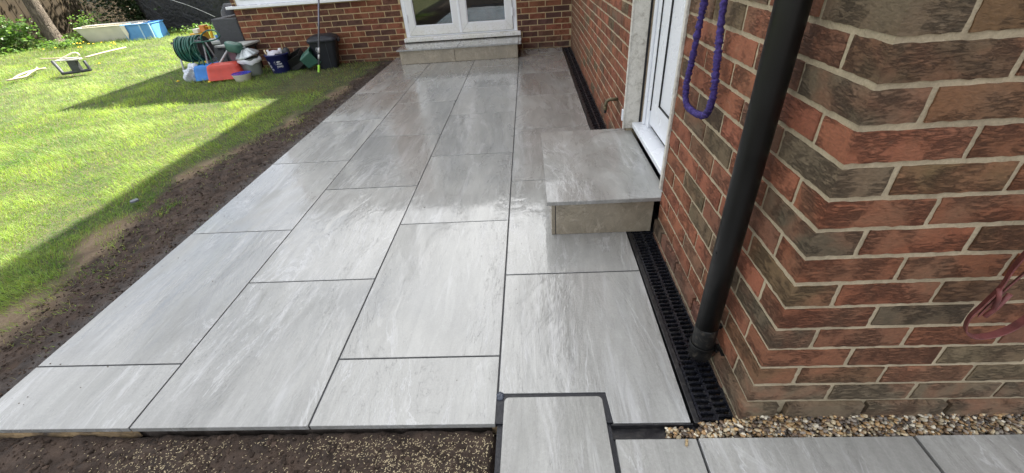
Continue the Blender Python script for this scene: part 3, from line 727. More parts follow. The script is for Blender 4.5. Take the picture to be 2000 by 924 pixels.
MB().tube([(2.955, yl-.016, .555), (2.966, yl-.018, .53), (2.972, yl-.018, .50)], .0045, 8).tube([(2.985, yl-.016, .54), (2.976, yl-.018, .50), (2.966, yl-.018, .475)], .0050, 8).build('clasp', m_lead, ld, 0, True)
# nothing else hangs on the wall above the frame edge
MB().tube([(2.99, .02, .81), (2.99, -.05, .81), (2.99, -.055, .83)], .005, 8).build('hook', m_metal, ld, 0, True)

# ---------------------------------------------------------------- ground
def lawn_edge(y):
    return np.interp(y, [-1, .3, .5, .8, 1.1, 1.4, 1.57, 1.8, 2.04, 2.5, 3.1, 3.87, 4.8, 5.9, 7], [-.52, -.45, -.43, -.43, -.52, -.60, -.52, -.62, -.68, -.58, -.42, -.33, -.24, -.16, -.12])
def axis(segs):
    out = []
    for a, b, s in segs: out += list(np.arange(a, b, s))
    return np.array(sorted(set(np.round(out, 5))))
xs = axis([(-1500, -60, 240), (-60, -16, 6), (-16, -1.3, .35), (-1.3, 1.86, .0125), (1.86, 3.5, .05), (3.5, 12, .8), (12, 60, 8), (60, 1500, 240)])
ys = axis([(-1500, -60, 240), (-60, -1, 4), (-1, -.6, .05), (-.6, 2.6, .0125), (2.6, 6, .02), (6, 16, .35), (16, 60, 6), (60, 1500, 240)])
Xg, Yg = np.meshgrid(xs, ys)
near_m = np.clip(1-np.maximum(np.maximum(-1.3-Xg, Xg-2), np.maximum(-.8-Yg, Yg-6.5)), 0, 1)
e = Xg-lawn_edge(Yg)+(fbm(Xg*7, Yg*7, 5, 5)-.5)*.36
soil = np.clip(e/.06+.5, 0, 1)
soil = np.where(Yg < .02, np.maximum(soil, np.clip((Xg+.9)/.2, 0, 1)), soil)
Z = -.030+.012*(fbm(Xg*1.3, Yg*1.3, 2, 3)-.5)*near_m
clod = fbm(Xg*16, Yg*16, 4, 11); ridge = 1-np.abs(2*fbm(Xg*26, Yg*22, 3, 31)-1)
lump_ = (clod-.5)*.034+(ridge-.6)*.010+(fbm(Xg*60, Yg*60, 2, 71)-.5)*.014
Z += soil*near_m*(lump_-.004)
# front strip lies lower against the slab edge; ground under the paving is kept clear of it
front = (Yg < .03) & (Xg < 1.825) & (Xg > -.2)
Z = np.where(front, Z-.002-.006*np.clip((Yg+.05)/.06, 0, 1), Z)
under = (Xg > -.004) & (Xg < 4.6) & (Yg > .0) | (Xg > 1.80) & (Xg < 4.6) & (Yg > -1.2)
Z = np.where(under, -.085, Z)
sidee = (Xg > -.03) & (Xg <= -.004) & (Yg > 0); Z = np.where(sidee, np.minimum(Z, -.02), Z)
Z = np.where((Xg < -1.2) | (Yg > 5.95), -.03+.0*Z, Z)
tan = np.clip((fbm(Xg*3.2+4, Yg*3.2, 3, 51)-.50)*7, 0, 1)*np.clip(1-np.abs(Xg-lawn_edge(Yg)-.02)/.13, 0, 1)
tan = np.maximum(tan, np.clip(1-np.hypot((Xg+.62)/.16, (Yg-1.28)/.30), 0, 1)*1.6)
tan = np.maximum(tan, np.clip(1-np.hypot((Xg+.50)/.14, (Yg-.55)/.40), 0, 1)*1.3)
tan = np.clip(tan*(.6+.8*fbm(Xg*20, Yg*20, 3, 91)), 0, 1)
wetm_ = np.clip((Xg+.16)/.14, 0, 1)*(Yg > 0)
sun_far = np.clip((Yg-5)/3, 0, 1)
att = np.stack([soil, tan, wetm_, np.ones_like(soil)], -1).reshape(-1, 4)
k = NM('ground_soil'); at = k.n('ShaderNodeAttribute', attribute_name='mask'); sp = k.n('ShaderNodeSeparateColor'); k.l(at.outputs['Color'], sp.inputs[0])
c = k.coord(); n1_ = k.noise(c, 18, 6, .4); n2_ = k.noise(c, 120, 5, 0, .7)
dk = k.ramp(n1_, [(.3, (.022, .014, .010)), (.7, (.075, .050, .036))])
lawn_c = k.ramp(k.noise(c, 6, 5), [(.3, (.030, .042, .012)), (.7, (.085, .085, .030))])
tn = k.ramp(n2_, [(.25, (.12, .085, .05)), (.75, (.27, .20, .13))])
colg = k.mix(sp.outputs[0], lawn_c, dk); colg = k.mix(sp.outputs[1], colg, tn)
colg = k.mix(k.math('MULTIPLY', sp.outputs[2], .6), colg, (.03, .028, .03))
m_ground = k.done(colg, k.mix(sp.outputs[2], (.95,)*3, (.38,)*3), k.bump(k.math('ADD', k.math('MULTIPLY', n1_, 1.4), n2_), .012, .8))
Vg = np.stack([Xg, Yg, Z], -1).reshape(-1, 3); nx_, ny_ = len(xs), len(ys)
I = (np.arange(ny_-1)[:, None]*nx_+np.arange(nx_-1)[None, :]).ravel()
grd = npmesh('ground', Vg, np.stack([I, I+1, I+nx_+1, I+nx_], 1), m_ground, True, {'mask': att}); tag(grd, kind='structure')

ICO = None
import bmesh
def ico(sub):
    bm = bmesh.new(); bmesh.ops.create_icosphere(bm, subdivisions=sub, radius=1); v = np.array([p.co[:] for p in bm.verts]); f = np.array([[q.index for q in t.verts] for t in bm.faces]); bm.free(); return v, f
iv1, if1 = ico(1); iv2, if2 = ico(2)
def scatter(name, P, size, flat, base, mat, cols=None, rough_=.25, stretch=None, seed=0, smooth=False):
    g_ = np.random.default_rng(seed); v, f = base; n = len(P)
    sc = size[:, None]*np.stack([g_.uniform(.75, 1.35, n), g_.uniform(.75, 1.25, n), flat*g_.uniform(.75, 1.25, n)], 1)
    if stretch is not None: sc[:, 0] *= stretch
    vv = v[None]*(1+rough_*(g_.random((n, len(v), 1))-.5)*2)*sc[:, None, :]
    a = g_.uniform(0, 2*np.pi, n); tx = g_.uniform(-.5, .5, n); ca, sa = np.cos(a), np.sin(a); ct, st = np.cos(tx), np.sin(tx)
    y = vv[:, :, 1]*ct[:, None]-vv[:, :, 2]*st[:, None]; z = vv[:, :, 1]*st[:, None]+vv[:, :, 2]*ct[:, None]; x = vv[:, :, 0]
    out = np.stack([x*ca[:, None]-y*sa[:, None], x*sa[:, None]+y*ca[:, None], z], -1)+P[:, None, :]
    F = (f[None]+(np.arange(n)*len(v))[:, None, None]).reshape(-1, 3)
    at_ = {'tint': np.repeat(np.concatenate([cols, np.ones((n, 1))], 1), len(v), 0)} if cols is not None else None
    o = npmesh(name, out.reshape(-1, 3), F, mat, smooth, at_); return o
def attr_mat(name, rough=.7, spec=.4, bs=200, bd=.001, mul=1.0):
    k = NM(name); a = k.n('ShaderNodeAttribute', attribute_name='tint'); n = k.noise(k.coord(), bs, 4)
    return k.done(k.mix(.6, a.outputs['Color'], k.ramp(n, [(.3, .72), (.7, 1.15)]), 'MULTIPLY'), rough, k.bump(n, bd, .6), Specular_IOR_Level=spec)
def ground_z(x, y):
    i = np.clip(np.searchsorted(xs, x), 1, nx_-1); j = np.clip(np.searchsorted(ys, y), 1, ny_-1)
    i = np.where(x-xs[i-1] < xs[i]-x, i-1, i); j = np.where(y-ys[j-1] < ys[j]-y, j-1, j); return Z[j, i]
# soil crumbs
n = 11000
y = rng.uniform(-.35, 5.6, n)**1; x = lawn_edge(y)+rng.uniform(0, 1, n)*(-.02-lawn_edge(y)); fr_ = rng.random(n) < .35
x = np.where(fr_, rng.uniform(-.3, 1.80, n), x); y = np.where(fr_, rng.uniform(-.40, -.01, n), y)
P = np.stack([x, y, ground_z(x, y)+.001], 1); cs = np.outer(rng.uniform(.5, 1.8, n), [.048, .034, .026])
tag(scatter('soil_clods', P, rng.uniform(.0014, .0046, n)*rng.choice([1, 1, 1, 1.9], n), .7, (iv1, if1), attr_mat('soil_crumb', .95, .2, 150, .003), cs, .35, seed=3), 'loose dark soil crumbs along the patio edge', 'soil', kind='stuff')
# pale grass seed on the front soil
n = 5000; x = rng.uniform(.25, 1.81, n*3); y = -.012-rng.random(n*3)**1.0*.33
dens = np.clip((fbm(x*5, y*9, 3, 13)-.40)*5, 0.05, 1)*np.clip((x-.35)/.8, .05, 1)*np.clip((-y-.006)/.03, .25, 1); kq = rng.random(n*3) < dens; x, y = x[kq][:n], y[kq][:n]; n = len(x)
P = np.stack([x, y, ground_z(x, y)+.0012], 1); cs = np.outer(rng.uniform(.7, 1.2, n), [.52, .43, .27])
tag(scatter('grass_seed', P, np.full(n, .00095), .8, (iv1[:, :], if1), attr_mat('grass_seed', .7), cs, .1, np.full(n, 3.4), seed=4), 'pale grass seed strewn over the dark soil in front of the patio', 'seed', kind='stuff')
# grit on the slabs
n = 90; x = np.concatenate([rng.uniform(.02, 2.4, 50), rng.uniform(.0, .12, 40)]); y = rng.uniform(.02, 3.5, n); P = np.stack([x, y, np.full(n, .0008)], 1)
tag(scatter('patio_grit', P, rng.uniform(.0010, .0026, n), .6, (iv1, if1), bpy.data.materials['soil_crumb'], np.outer(rng.uniform(.6, 1.4, n), [.10, .08, .06]), .35, seed=14), 'few dark crumbs of soil fallen on the wet slabs', 'grit', kind='stuff')
# gravel
def gravel_pts(n, x0, x1, y0, y1): return rng.uniform(x0, x1, n), rng.uniform(y0, y1, n)
gx = []; gy = []; gz = []; gs = []
for lay, zz in ((0, -.030), (1, -.020), (2, -.010)):
    n = 1900
    x, y = gravel_pts(n, 2.335, 4.2, -.043, .004)
    kq = np.abs(rng.normal(0, 1, n)) < (3 if lay == 0 else 1.9); left = x < 2.44
    kq &= ~(left & (y > -.012)) & ~(left & (rng.random(n) < .30)); x, y = x[kq], y[kq]
    heap = np.clip((y+.040)/.036, 0, 1)*.040*np.clip((x-2.50)/.08, 0, 1)+.004
    gx.append(x); gy.append(y); gz.append(heap+np.full(len(x), zz)+rng.uniform(-.003, .003, len(x))); gs.append(rng.uniform(.0030, .0064, len(x)))
gx, gy, gz, gs = map(np.concatenate, (gx, gy, gz, gs)); n = len(gx)
pal = np.array([[.46, .37, .23], [.60, .54, .42], [.33, .20, .09], [.15, .095, .055], [.24, .20, .16], [.42, .27, .12], [.08, .06, .045]])
cs = pal[rng.choice(7, n, p=[.16, .12, .17, .20, .10, .09, .16])]*rng.uniform(.5, 1.15, (n, 1))
tag(scatter('gravel', np.stack([gx, gy, gz], 1), gs, .62, (iv2, if2), attr_mat('pebble', .45, .5, 300, .0006), cs, .10, rng.uniform(1, 1.5, n), 6, True), 'mixed cream and brown pea gravel along the foot of the brick corner', 'gravel', kind='stuff')
MB().box((2.335, -.0435, -.045), (4.3, -.008, -.030)).prism([(2.52, -.030), (4.3, -.030), (4.3, -.0065), (2.54, -.0065)], -.03, -.006).prism([(2.56, -.018), (4.3, -.018), (4.3, -.0066), (2.57, -.0066)], -.006, .010).build('gravel_bed', simple('gravel_dirt', (.05, .038, .025), .95), None)['kind'] = 'structure'
tag(MB().tube([(2.376, -.075, .004), (2.381, -.062, .004)], .0038, 10).tube([(2.381, -.062, .004), (2.383, -.056, .004)], .0041, 10).build('cigarette_end', simple('tan_paper', (.38, .28, .15), .8), None), 'small tan cigarette end lying on the path slab', 'litter')
tag(MB().prism([(-.72, 1.62), (-.70, 1.60), (-.675, 1.615), (-.67, 1.64), (-.70, 1.655)], .0, .012).build('slate_chip', simple('slate_grey', (.12, .13, .15), .6), None, .002), 'small grey chip of slate lying in the shaded grass', 'stone')

# ---------------------------------------------------------------- grass blades
def make_blades():
    cell = .05; gxs = np.arange(-13, .1, cell); gys = np.arange(.0, 15.5, cell); GX, GY = np.meshgrid(gxs, gys); GX = GX.ravel(); GY = GY.ravel()
    u, v, d = project(np.stack([GX, GY, np.zeros_like(GX)], 1))
    inside = (u > -90) & (u < 1000) & (v > -25) & (v < 760) & (d > .3)
    inside &= ~((GX > FX0) & (GY > FY-.01)) & (GX < -.01)
    GX, GY, d = GX[inside], GY[inside], d[inside]
    dens = np.clip(17000*(2.2/np.maximum(d, 1.6))**2, 700, 17000)
    ed = GX-lawn_edge(GY)+(fbm(GX*7, GY*7, 5, 5)-.5)*.36
    cover = np.clip((.03-ed)/.17, 0, 1)**1.2
    cover *= np.clip(1.25-1.9*np.clip((fbm(GX*3.2+4, GY*3.2, 3, 51)-.50)*7, 0, 1)*np.clip(1-np.abs(GX-lawn_edge(GY)+.02)/.22, 0, 1), .03, 1)
    for (a, b, ra, rb) in ((-.62, 1.28, .13, .24), (-.50, .50, .12, .32)): cover *= np.clip(np.hypot((GX-a)/ra, (GY-b)/rb)-.35, .04, 1)
    isl = np.clip(1.3-np.hypot((GX+.47)/.06, (GY-1.55)/.13), 0, 1)+np.clip(1.2-np.hypot((GX+.30)/.05, (GY-3.2)/.2), 0, 1)*.6+np.clip(1.2-np.hypot((GX+.20)/.08, (GY-2.75)/.12), 0, 1)*.35
    cover = np.clip(np.maximum(cover, isl), 0, 1); cover = np.maximum(cover, np.where(GX < -.05, .014+.30*np.clip(1-ed/.26, 0, 1)*(fbm(GX*12, GY*12, 3, 88) > .52), 0))
    dry = (GX > -1.2) & (GY > 4.3); cover = np.where(dry, cover*.55, cover)
    cnt = rng.poisson(dens*cell*cell*cover); n = cnt.sum()
    bx = np.repeat(GX, cnt)+rng.uniform(0, cell, n); by = np.repeat(GY, cnt)+rng.uniform(0, cell, n); bd = np.repeat(d, cnt); cov = np.repeat(cover, cnt)
    clump = fbm(bx*3.1, by*3.1, 3, 8); cl2 = fbm(bx*.8, by*.8, 2, 18)
    h = (.018+.042*clump**1.6*1.25+.03*(cl2-.4))*rng.uniform(.55, 1.3, n)*np.clip(.45+.7*cov, .4, 1.1)
    h *= 1+.45*np.clip((bd-5)/5, 0, 1)
    w = np.clip(.0011+bd*.00042, .0014, .006)*rng.uniform(.8, 1.3, n)
    wind = 2*np.pi*fbm(bx*.9, by*.9, 2, 28)*1.6; ang = np.where(rng.random(n) < .62, wind+rng.normal(0, .5, n), rng.uniform(0, 2*np.pi, n))
    lean = rng.uniform(.4, 1.6, n); lx, ly = np.cos(ang)*lean*h, np.sin(ang)*lean*h
    fa = rng.uniform(0, 2*np.pi, n); wx, wy = np.cos(fa)*w/2, np.sin(fa)*w/2
    z0 = np.where(bx > -1.3, ground_z(bx, by), -.03)-.003
    V = np.empty((n, 5, 3))
    V[:, 0] = np.stack([bx-wx, by-wy, z0], 1); V[:, 1] = np.stack([bx+wx, by+wy, z0], 1)
    mx_, my_ = bx+lx*.35, by+ly*.35
    V[:, 2] = np.stack([mx_+wx*.8, my_+wy*.8, z0+h*.62], 1); V[:, 3] = np.stack([mx_-wx*.8, my_-wy*.8, z0+h*.62], 1)
    V[:, 4] = np.stack([bx+lx, by+ly, z0+h*np.clip(1-.25*lean, .5, 1)], 1)
    o = (np.arange(n)*5)[:, None]
    Q = o+np.array([[0, 1, 2, 3]]); T = o+np.array([[3, 2, 4]])
    t = np.clip((clump-.5)*1.9+.48+rng.normal(0, .16, n), 0, 1)[:, None]
    col = (1-t)*np.array([[.095, .190, .034]])+t*np.array([[.290, .385, .115]])
    yel = (rng.random(n) < .10+.25*(1-cov))[:, None]; col = np.where(yel, np.array([[.34, .31, .13]])*rng.uniform(.6, 1.1, (n, 1)), col)
    drym = ((bx > -1.25) & (by > 4.2) & (rng.random(n) < .45))[:, None]; col = np.where(drym, np.array([[.20, .16, .08]]), col)
    col = col*rng.uniform(.75, 1.25, (n, 1))
    at_ = np.repeat(np.concatenate([col, np.ones((n, 1))], 1), 5, 0)
    k = NM('grass_blade'); a = k.n('ShaderNodeAttribute', attribute_name='tint')
    tl = k.n('ShaderNodeBsdfTranslucent'); k.l(k.mix(1, a.outputs['Color'], (1.5, 1.6, .7), 'MULTIPLY'), tl.inputs[0]); ms = k.n('ShaderNodeMixShader'); ms.inputs[0].default_value = .42
    k.done(a.outputs['Color'], .5, None, Specular_IOR_Level=.35); k.l(k.b.outputs[0], ms.inputs[1]); k.l(tl.outputs[0], ms.inputs[2]); k.l(ms.outputs[0], k.out.inputs[0])
    ob = npmesh('lawn_grass', V.reshape(-1, 3), [Q, T], k.m, False, {'tint': at_}); tag(ob, 'green lawn grass beside the patio, half sunlit', 'grass', kind='stuff'); print('blades', n); return ob
make_blades()

# ---------------------------------------------------------------- fences, tree, shrubs
def wood(name, a, b, sc=(1, 1, .08)):
    k = NM(name); c = k.coord(sc, rnd=9); n = k.noise(c, 38, 6, .6, .6)
    oi = k.n('ShaderNodeObjectInfo')
    col = k.mix(.8, k.ramp(n, [(.3, a), (.7, b)]), k.ramp(oi.outputs['Random'], [(0, .7), (1, 1.25)]), 'MULTIPLY')
    return k.done(col, .85, k.bump(n, .004, .7))
m_fence = wood('fence_wood', (.020, .013, .005), (.055, .036, .014))  # tree shade on the boards is put into this darkened base colour
m_post = simple('concrete_post', (.24, .21, .155), .9, .3, 12, .004, bscale=80)
def fence(label, x0, y0, x1, y1, h, bw=.11, z0=-.03, posts=3, rail=True, panels_group=None):
    L_ = math.hypot(x1-x0, y1-y0); a = math.atan2(y1-y0, x1-x0)
    f = thing('garden_fence', label, 'fence', (x0, y0, z0), a)
    bm = MB().box((0, -.010, .06), (bw+.015, .004, h)).mesh('board', m_fence)
    n = int(L_/bw)
    for i in range(n):
        o = bpy.data.objects.new('board', bm); C.objects.link(o); o.parent = f; o.location = (i*bw, -.007*(i % 2), random.uniform(-.012, .012)); o.rotation_euler = (0, random.uniform(-.004, .004), 0)
    if rail:
        for z in (.56, 1.45): MB().box((0, -.055, z-.03), (L_, -.0195, z+.03)).build('rail', wood('rail_wood', (.20, .15, .08), (.34, .27, .15), (.08, 1, 1)), f, .003)
    for i in range(posts):
        x = (i+.5)*L_/posts; MB().box((x-.06, -.105, 0), (x+.06, -.0555, h+.05)).build('post', m_post, f, .006)
    return f
fence('long brown vertical board fence behind the leaning tree trunk at upper left', -11.25, 17.2, -11.25, 5.6, 1.85, posts=4)
fence('brown board fence glimpsed between black tarpaulin and window corner', -11.0, 17.5, 4, 17.5, 1.85, rail=False)
k = NM('bark'); c = k.coord((1, 1, .25)); n_ = k.noise(c, 22, 7, .8, .65); vr = k.voro(c, 26, 'DISTANCE_TO_EDGE')
m_bark = k.done(k.ramp(n_, [(.3, (.055, .042, .032)), (.7, (.20, .165, .13))]), .95, k.bump(k.math('ADD', n_, k.math('MULTIPLY', k.ramp(vr, [(0, 0), (.12, 1)]), .8)), .03, .9))
def leafmat(name, a, b, tr=.35):
    k = NM(name); at = k.n('ShaderNodeAttribute', attribute_name='tint'); sp = k.n('ShaderNodeSeparateColor'); k.l(at.outputs['Color'], sp.inputs[0])
    col = k.mix(sp.outputs[0], a, b); tl = k.n('ShaderNodeBsdfTranslucent'); k.l(k.mix(1, col, (1.6, 1.7, .8), 'MULTIPLY'), tl.inputs[0]); ms = k.n('ShaderNodeMixShader'); ms.inputs[0].default_value = tr
    k.done(col, .42, None, Specular_IOR_Level=.4); k.l(k.b.outputs[0], ms.inputs[1]); k.l(tl.outputs[0], ms.inputs[2]); k.l(ms.outputs[0], k.out.inputs[0]); return k.m
def leaves(name, pts, size, mat, parent, seed=0, up=.4):
    g_ = np.random.default_rng(seed); n = len(pts); s = size*g_.uniform(.6, 1.4, n)
    d = g_.normal(0, 1, (n, 3)); d[:, 2] = np.abs(d[:, 2])*.3-.15; d /= np.linalg.norm(d, axis=1)[:, None]
    nn = g_.normal(0, 1, (n, 3)); nn[:, 2] += up*3; sd_ = np.cross(d, nn); sd_ /= np.linalg.norm(sd_, axis=1)[:, None]; nr = np.cross(sd_, d)
    V = np.empty((n, 6, 3)); s_ = s[:, None]
    V[:, 0] = pts; V[:, 1] = pts+d*s_*.35+sd_*s_*.34+nr*s_*.08; V[:, 2] = pts+d*s_*.72+sd_*s_*.22+nr*s_*.06; V[:, 3] = pts+d*s_-nr*s_*.08; V[:, 4] = pts+d*s_*.72-sd_*s_*.22+nr*s_*.06; V[:, 5] = pts+d*s_*.35-sd_*s_*.34+nr*s_*.08
    o = (np.arange(n)*6)[:, None]; F = [o+np.array([[0, 1, 5]]), o+np.array([[1, 2, 4, 5]]), o+np.array([[2, 3, 4]])]
    t = np.repeat(np.stack([g_.random(n)]*3+[np.ones(n)], 1), 6, 0)
    q = parent.location; Vv = V.reshape(-1, 3)-np.array([q.x, q.y, q.z])
    return npmesh(name, Vv, F, mat, False, {'tint': t}, parent)
def clump_pts(n, c, r_, seed, clumps=14, tight=.35):
    g_ = np.random.default_rng(seed); cc = g_.normal(0, .55, (clumps, 3)); cc[:, 2] = g_.uniform(-.9, 1, clumps); cc /= np.maximum(1, np.linalg.norm(cc, axis=1))[:, None]
    i = g_.integers(0, clumps, n); p = cc[i]+g_.normal(0, tight, (n, 3))*g_.uniform(.5, 1.2, (clumps, 1))[i]
    return np.array(c)+p*np.array(r_)
m_leaf_l = leafmat('leaf_light', (.07, .15, .035), (.16, .26, .07)); m_leaf_d = leafmat('leaf_dark', (.012, .028, .010), (.045, .075, .025), .15)
tree = thing('garden_tree', 'rough grey brown tree trunk leaning in front of the board fence', 'tree', (-9.35, 10.0, -.03))
tp = [(-9.30, 9.98, -.06), (-9.36, 10.0, .06), (-9.40, 10.0, .3), (-9.42, 10.0, .8), (-9.43, 10.02, 1.5), (-9.46, 10.05, 2.3)]
MB().tube(smooth_path(tp, 5), [.24, .21, .19, .175, .168, .162, .158, .155, .152, .15, .148, .146, .144, .142, .14, .138, .137, .136, .135, .134, .133, .132, .131, .13, .13, .125], 18).build('trunk', m_bark, tree, 0, True)
cpts = []
for i, (dx, dy, dz) in enumerate([(-.8, .3, 1.2), (.7, .5, 1.3), (.1, -.7, 1.4), (-.2, .9, 1.7), (.3, .1, 2.0)]):
    a = Vector((-9.46, 10.05, 2.2)); b = a+Vector((dx, dy, dz)); MB().tube(smooth_path([a, a.lerp(b, .5)+Vector((0, 0, .12)), b], 5), [.08-.006*j for j in range(11)], 9).build('limb', m_bark, tree, 0, True)
    cpts.append(clump_pts(1500, b, (.65, .65, .5), 60+i))
leaves('crown', np.concatenate(cpts), .075, m_leaf_l, tree, 2)
def bush(label, c, r_, n, size, mat, seed, stems=9, group=None, cat='bush', clumps=16, tight=.33):
    b = thing('garden_bush', label, cat, (c[0], c[1], -.03), 0, group)
    P_ = clump_pts(int(n*(1.5 if mat is m_leaf_d else .9)), c, r_, seed, clumps, tight); P_ = P_[P_[:, 2] > -.02]; leaves('foliage', P_, size, mat, b, seed)
    m = MB(); g_ = random.Random(seed)
    for i in range(stems):
        e = Vector((c[0]+g_.uniform(-.6, .6)*r_[0], c[1]+g_.uniform(-.6, .6)*r_[1], c[2]+g_.uniform(.1, .8)*r_[2])); s_ = Vector((c[0]+g_.uniform(-.25, .25)*r_[0], c[1]+g_.uniform(-.25, .25)*r_[1], -.04))
        m.tube(smooth_path([s_, s_.lerp(e, .5)+Vector((0, 0, .05)), e], 3), .006, 5)
    m.build('stem', simple('green_stem', (.08, .10, .04), .7), b, 0, True); return b
bush('bright leafy nettles at the fence foot, furthest left', (-10.1, 9.3, .16), (.55, .5, .32), 900, .085, m_leaf_l, 21)
bush('taller pale green nettles just left of the tree trunk', (-10.05, 9.75, .24), (.32, .4, .36), 900, .08, m_leaf_l, 22, 12)
bush('low pale weeds beside the base of the tree trunk', (-8.95, 9.65, .03), (.4, .25, .10), 700, .05, m_leaf_l, 23)
bush('small weeds right of the trunk by the cream tub', (-9.05, 10.7, .22), (.3, .3, .30), 500, .06, m_leaf_l, 24)
bush('big dark evergreen shrub behind the cream tub', (-9.0, 12.3, 1.5), (.95, 1.0, 1.7), 9500, .075, m_leaf_d, 25, 14, clumps=40, tight=.28)  # unseen upper part added above the frame to shade the fence
bush('dark ivy mass beside the black tarpaulin', (-9.5, 14.0, 1.5), (.9, 1.1, 1.7), 7500, .07, m_leaf_d, 26, 10, clumps=30, tight=.28)  # also raised out of view so its shadow falls on the fence
bush('white flowering weeds in the grass in front of the tarpaulin', (-6.35, 10.7, .03), (.65, .22, .13), 420, .055, m_leaf_l, 27)
bush('leafy tuft at the left frame edge below the fence', (-10.6, 8.4, .10), (.6, .5, .22), 700, .085, m_leaf_l, 29)

# dandelions
dnd = MB().lathe([(.0, -.004), (.016, 0), (.018, .006), (.010, .011), (.001, .012)], 10).mesh('flower_head', simple('dandelion_yellow', (.75, .50, .03), .8, .2, 80))
dst = MB().tube([(0, 0, -.05), (.003, 0, 0)], .0022, 5).mesh('flower_stalk', simple('stalk_green', (.12, .18, .05), .7))
DL = [('in the shaded grass nearest the patio', -2.20, 4.80), ('in the shaded grass below the white striped cloth', -2.75, 4.97), ('beside the grey metal stand', -5.45, 6.75), ('in front of the blue box', -7.42, 10.2), ('near the tree trunk foot', -8.55, 9.55), ('in sunlit grass left of the cream tub', -8.0, 9.35)]
for i in range(14): DL.append(('in the bright strip of grass in front of the cream tub', -7.9+random.uniform(-.9, .9), 9.3+random.uniform(-.45, .5)))
for t_, x, y in DL:
    d = thing('dandelion', 'yellow dandelion '+t_, 'flower', (x, y, random.uniform(.035, .055)), 0, 'dandelions in the lawn'); s_ = random.uniform(.9, 1.4)
    for nm, me in (('flower_head', dnd), ('flower_stalk', dst)):
        o = bpy.data.objects.new(nm, me); C.objects.link(o); o.parent = d; o.scale = (s_,)*3

# ---------------------------------------------------------------- things on the far lawn
m_cream = simple('cream_plastic', (.72, .69, .58), .45, .1, 6, .001); m_sky = simple('mid_blue_plastic', (.10, .30, .62), .4, .15, 6, .001)
m_paleb = simple('pale_blue_plastic', (.42, .62, .78), .4, .1, 6)
tub = thing('garden_tub', 'long cream plastic tub on the lawn in front of the dark shrub', 'tub', (-8.2, 10.45, -.03), rad(9))
def tubshape(m, top, bot, h, t=.02, M=None):     # open tub: outer walls, rim, inner walls; top/bot = half sizes
    def R(a, b, z, r_=.08, n=4):
        P_ = []
        for sx, sy, a0 in ((1, 1, 0), (-1, 1, 90), (-1, -1, 180), (1, -1, 270)):
            for j in range(n+1): an = rad(a0+90*j/n); P_.append((sx*(a-r_)+r_*math.cos(an), sy*(b-r_)+r_*math.sin(an), z))
        return P_
    r_ = min(top)*.25; r2 = min(bot)*.25
    return m.rings([R(*bot, 0, r2), R(*top, h, r_), R(top[0]+t, top[1]+t, h, r_), R(top[0]+t, top[1]+t, h+t*.8, r_), R(top[0]-t*.6, top[1]-t*.6, h+t*.8, r_), R(bot[0]-t, bot[1]-t, t, r2)], True, False, M)
tubshape(MB(), (.72, .30), (.58, .22), .33).build('tub_body', m_cream, tub, .006)
MB().box((-.70, -.02, .344), (.66, .27, .362)).build('lid_board', simple('grey_board', (.40, .38, .34), .8), tub, .003)
bb = thing('play_box', 'mid blue moulded plastic box with pale bands at the right end of the cream tub', 'box', (-7.42, 10.42, -.03), rad(9))
tubshape(MB(), (.34, .30), (.36, .30), .33).build('box_body', m_sky, bb, .006)
for x in (.08, .30): MB().box((x, -.318, .0), (x+.025, -.30, .345)).build('band', m_paleb, bb, .003)
MB().add([(-.345, -.305, .335), (-.22, -.335, .34), (-.20, -.345, .17), (-.27, -.33, .03)], [(0, 3, 2, 1)]).add([(-.345, -.300, .335), (-.22, -.33, .34), (-.20, -.335, .17), (-.27, -.32, .03)], [(0, 1, 2, 3)]).build('torn_label', m_cream, bb)

# tarpaulin
def tarp():
    rows = []; g_ = MB(); n, mz = 72, 26; ctr = (-7.15, 12.55); a_, b_ = 1.33, .95
    for j in range(mz+1):
        t = j/mz; z = 2.0*t-.03; ring_ = []
        for i in range(n):
            th = 2*math.pi*i/n; ex = .42
            x = a_*math.copysign(abs(math.cos(th))**ex, math.cos(th)); y = b_*math.copysign(abs(math.sin(th))**ex, math.sin(th))
            fold = (fbm(np.array([i*.33+100*(1 if i > n/2 else 1)]), np.array([t*2.2]), 3, 44)[0]-.5)*.42+.06*math.sin(th*9+3*t)+.05*math.sin(th*17-5*t)*(1-t)
            sw = .97+.05*t+.05*(1-t)**3+fold*(1-.35*t)*.55
            ring_.append((ctr[0]+x*sw, ctr[1]+y*sw, z))
        rows.append(ring_)
    g_.rings(rows, True, True)
    k = NM('black_tarpaulin'); c = k.coord(); n1 = k.noise(c, 3.5, 6, 1.5, .6)
    m_t = k.done(k.ramp(n1, [(.3, (.006, .007, .009)), (.7, (.018, .019, .024))]), .5, k.bump(k.math('ADD', n1, k.math('MULTIPLY', k.noise(c, 14, 4, 1), .3)), .09, .8))
    tt = thing('tarpaulin_stack', 'tall bundle covered with a creased black tarpaulin beside the dark shrub', 'tarpaulin', (ctr[0], ctr[1], -.03))
    g_.build('tarpaulin', m_t, tt, 0, True)
    ropes = smooth_path([(-7.9, 11.50, .95), (-7.3, 11.48, .72), (-6.75, 11.47, .50), (-6.25, 11.46, .24)], 8)
    MB().tube(ropes, .006, 6).build('cord', simple('white_cord', (.62, .62, .62), .7), tt, 0, True)
tarp()

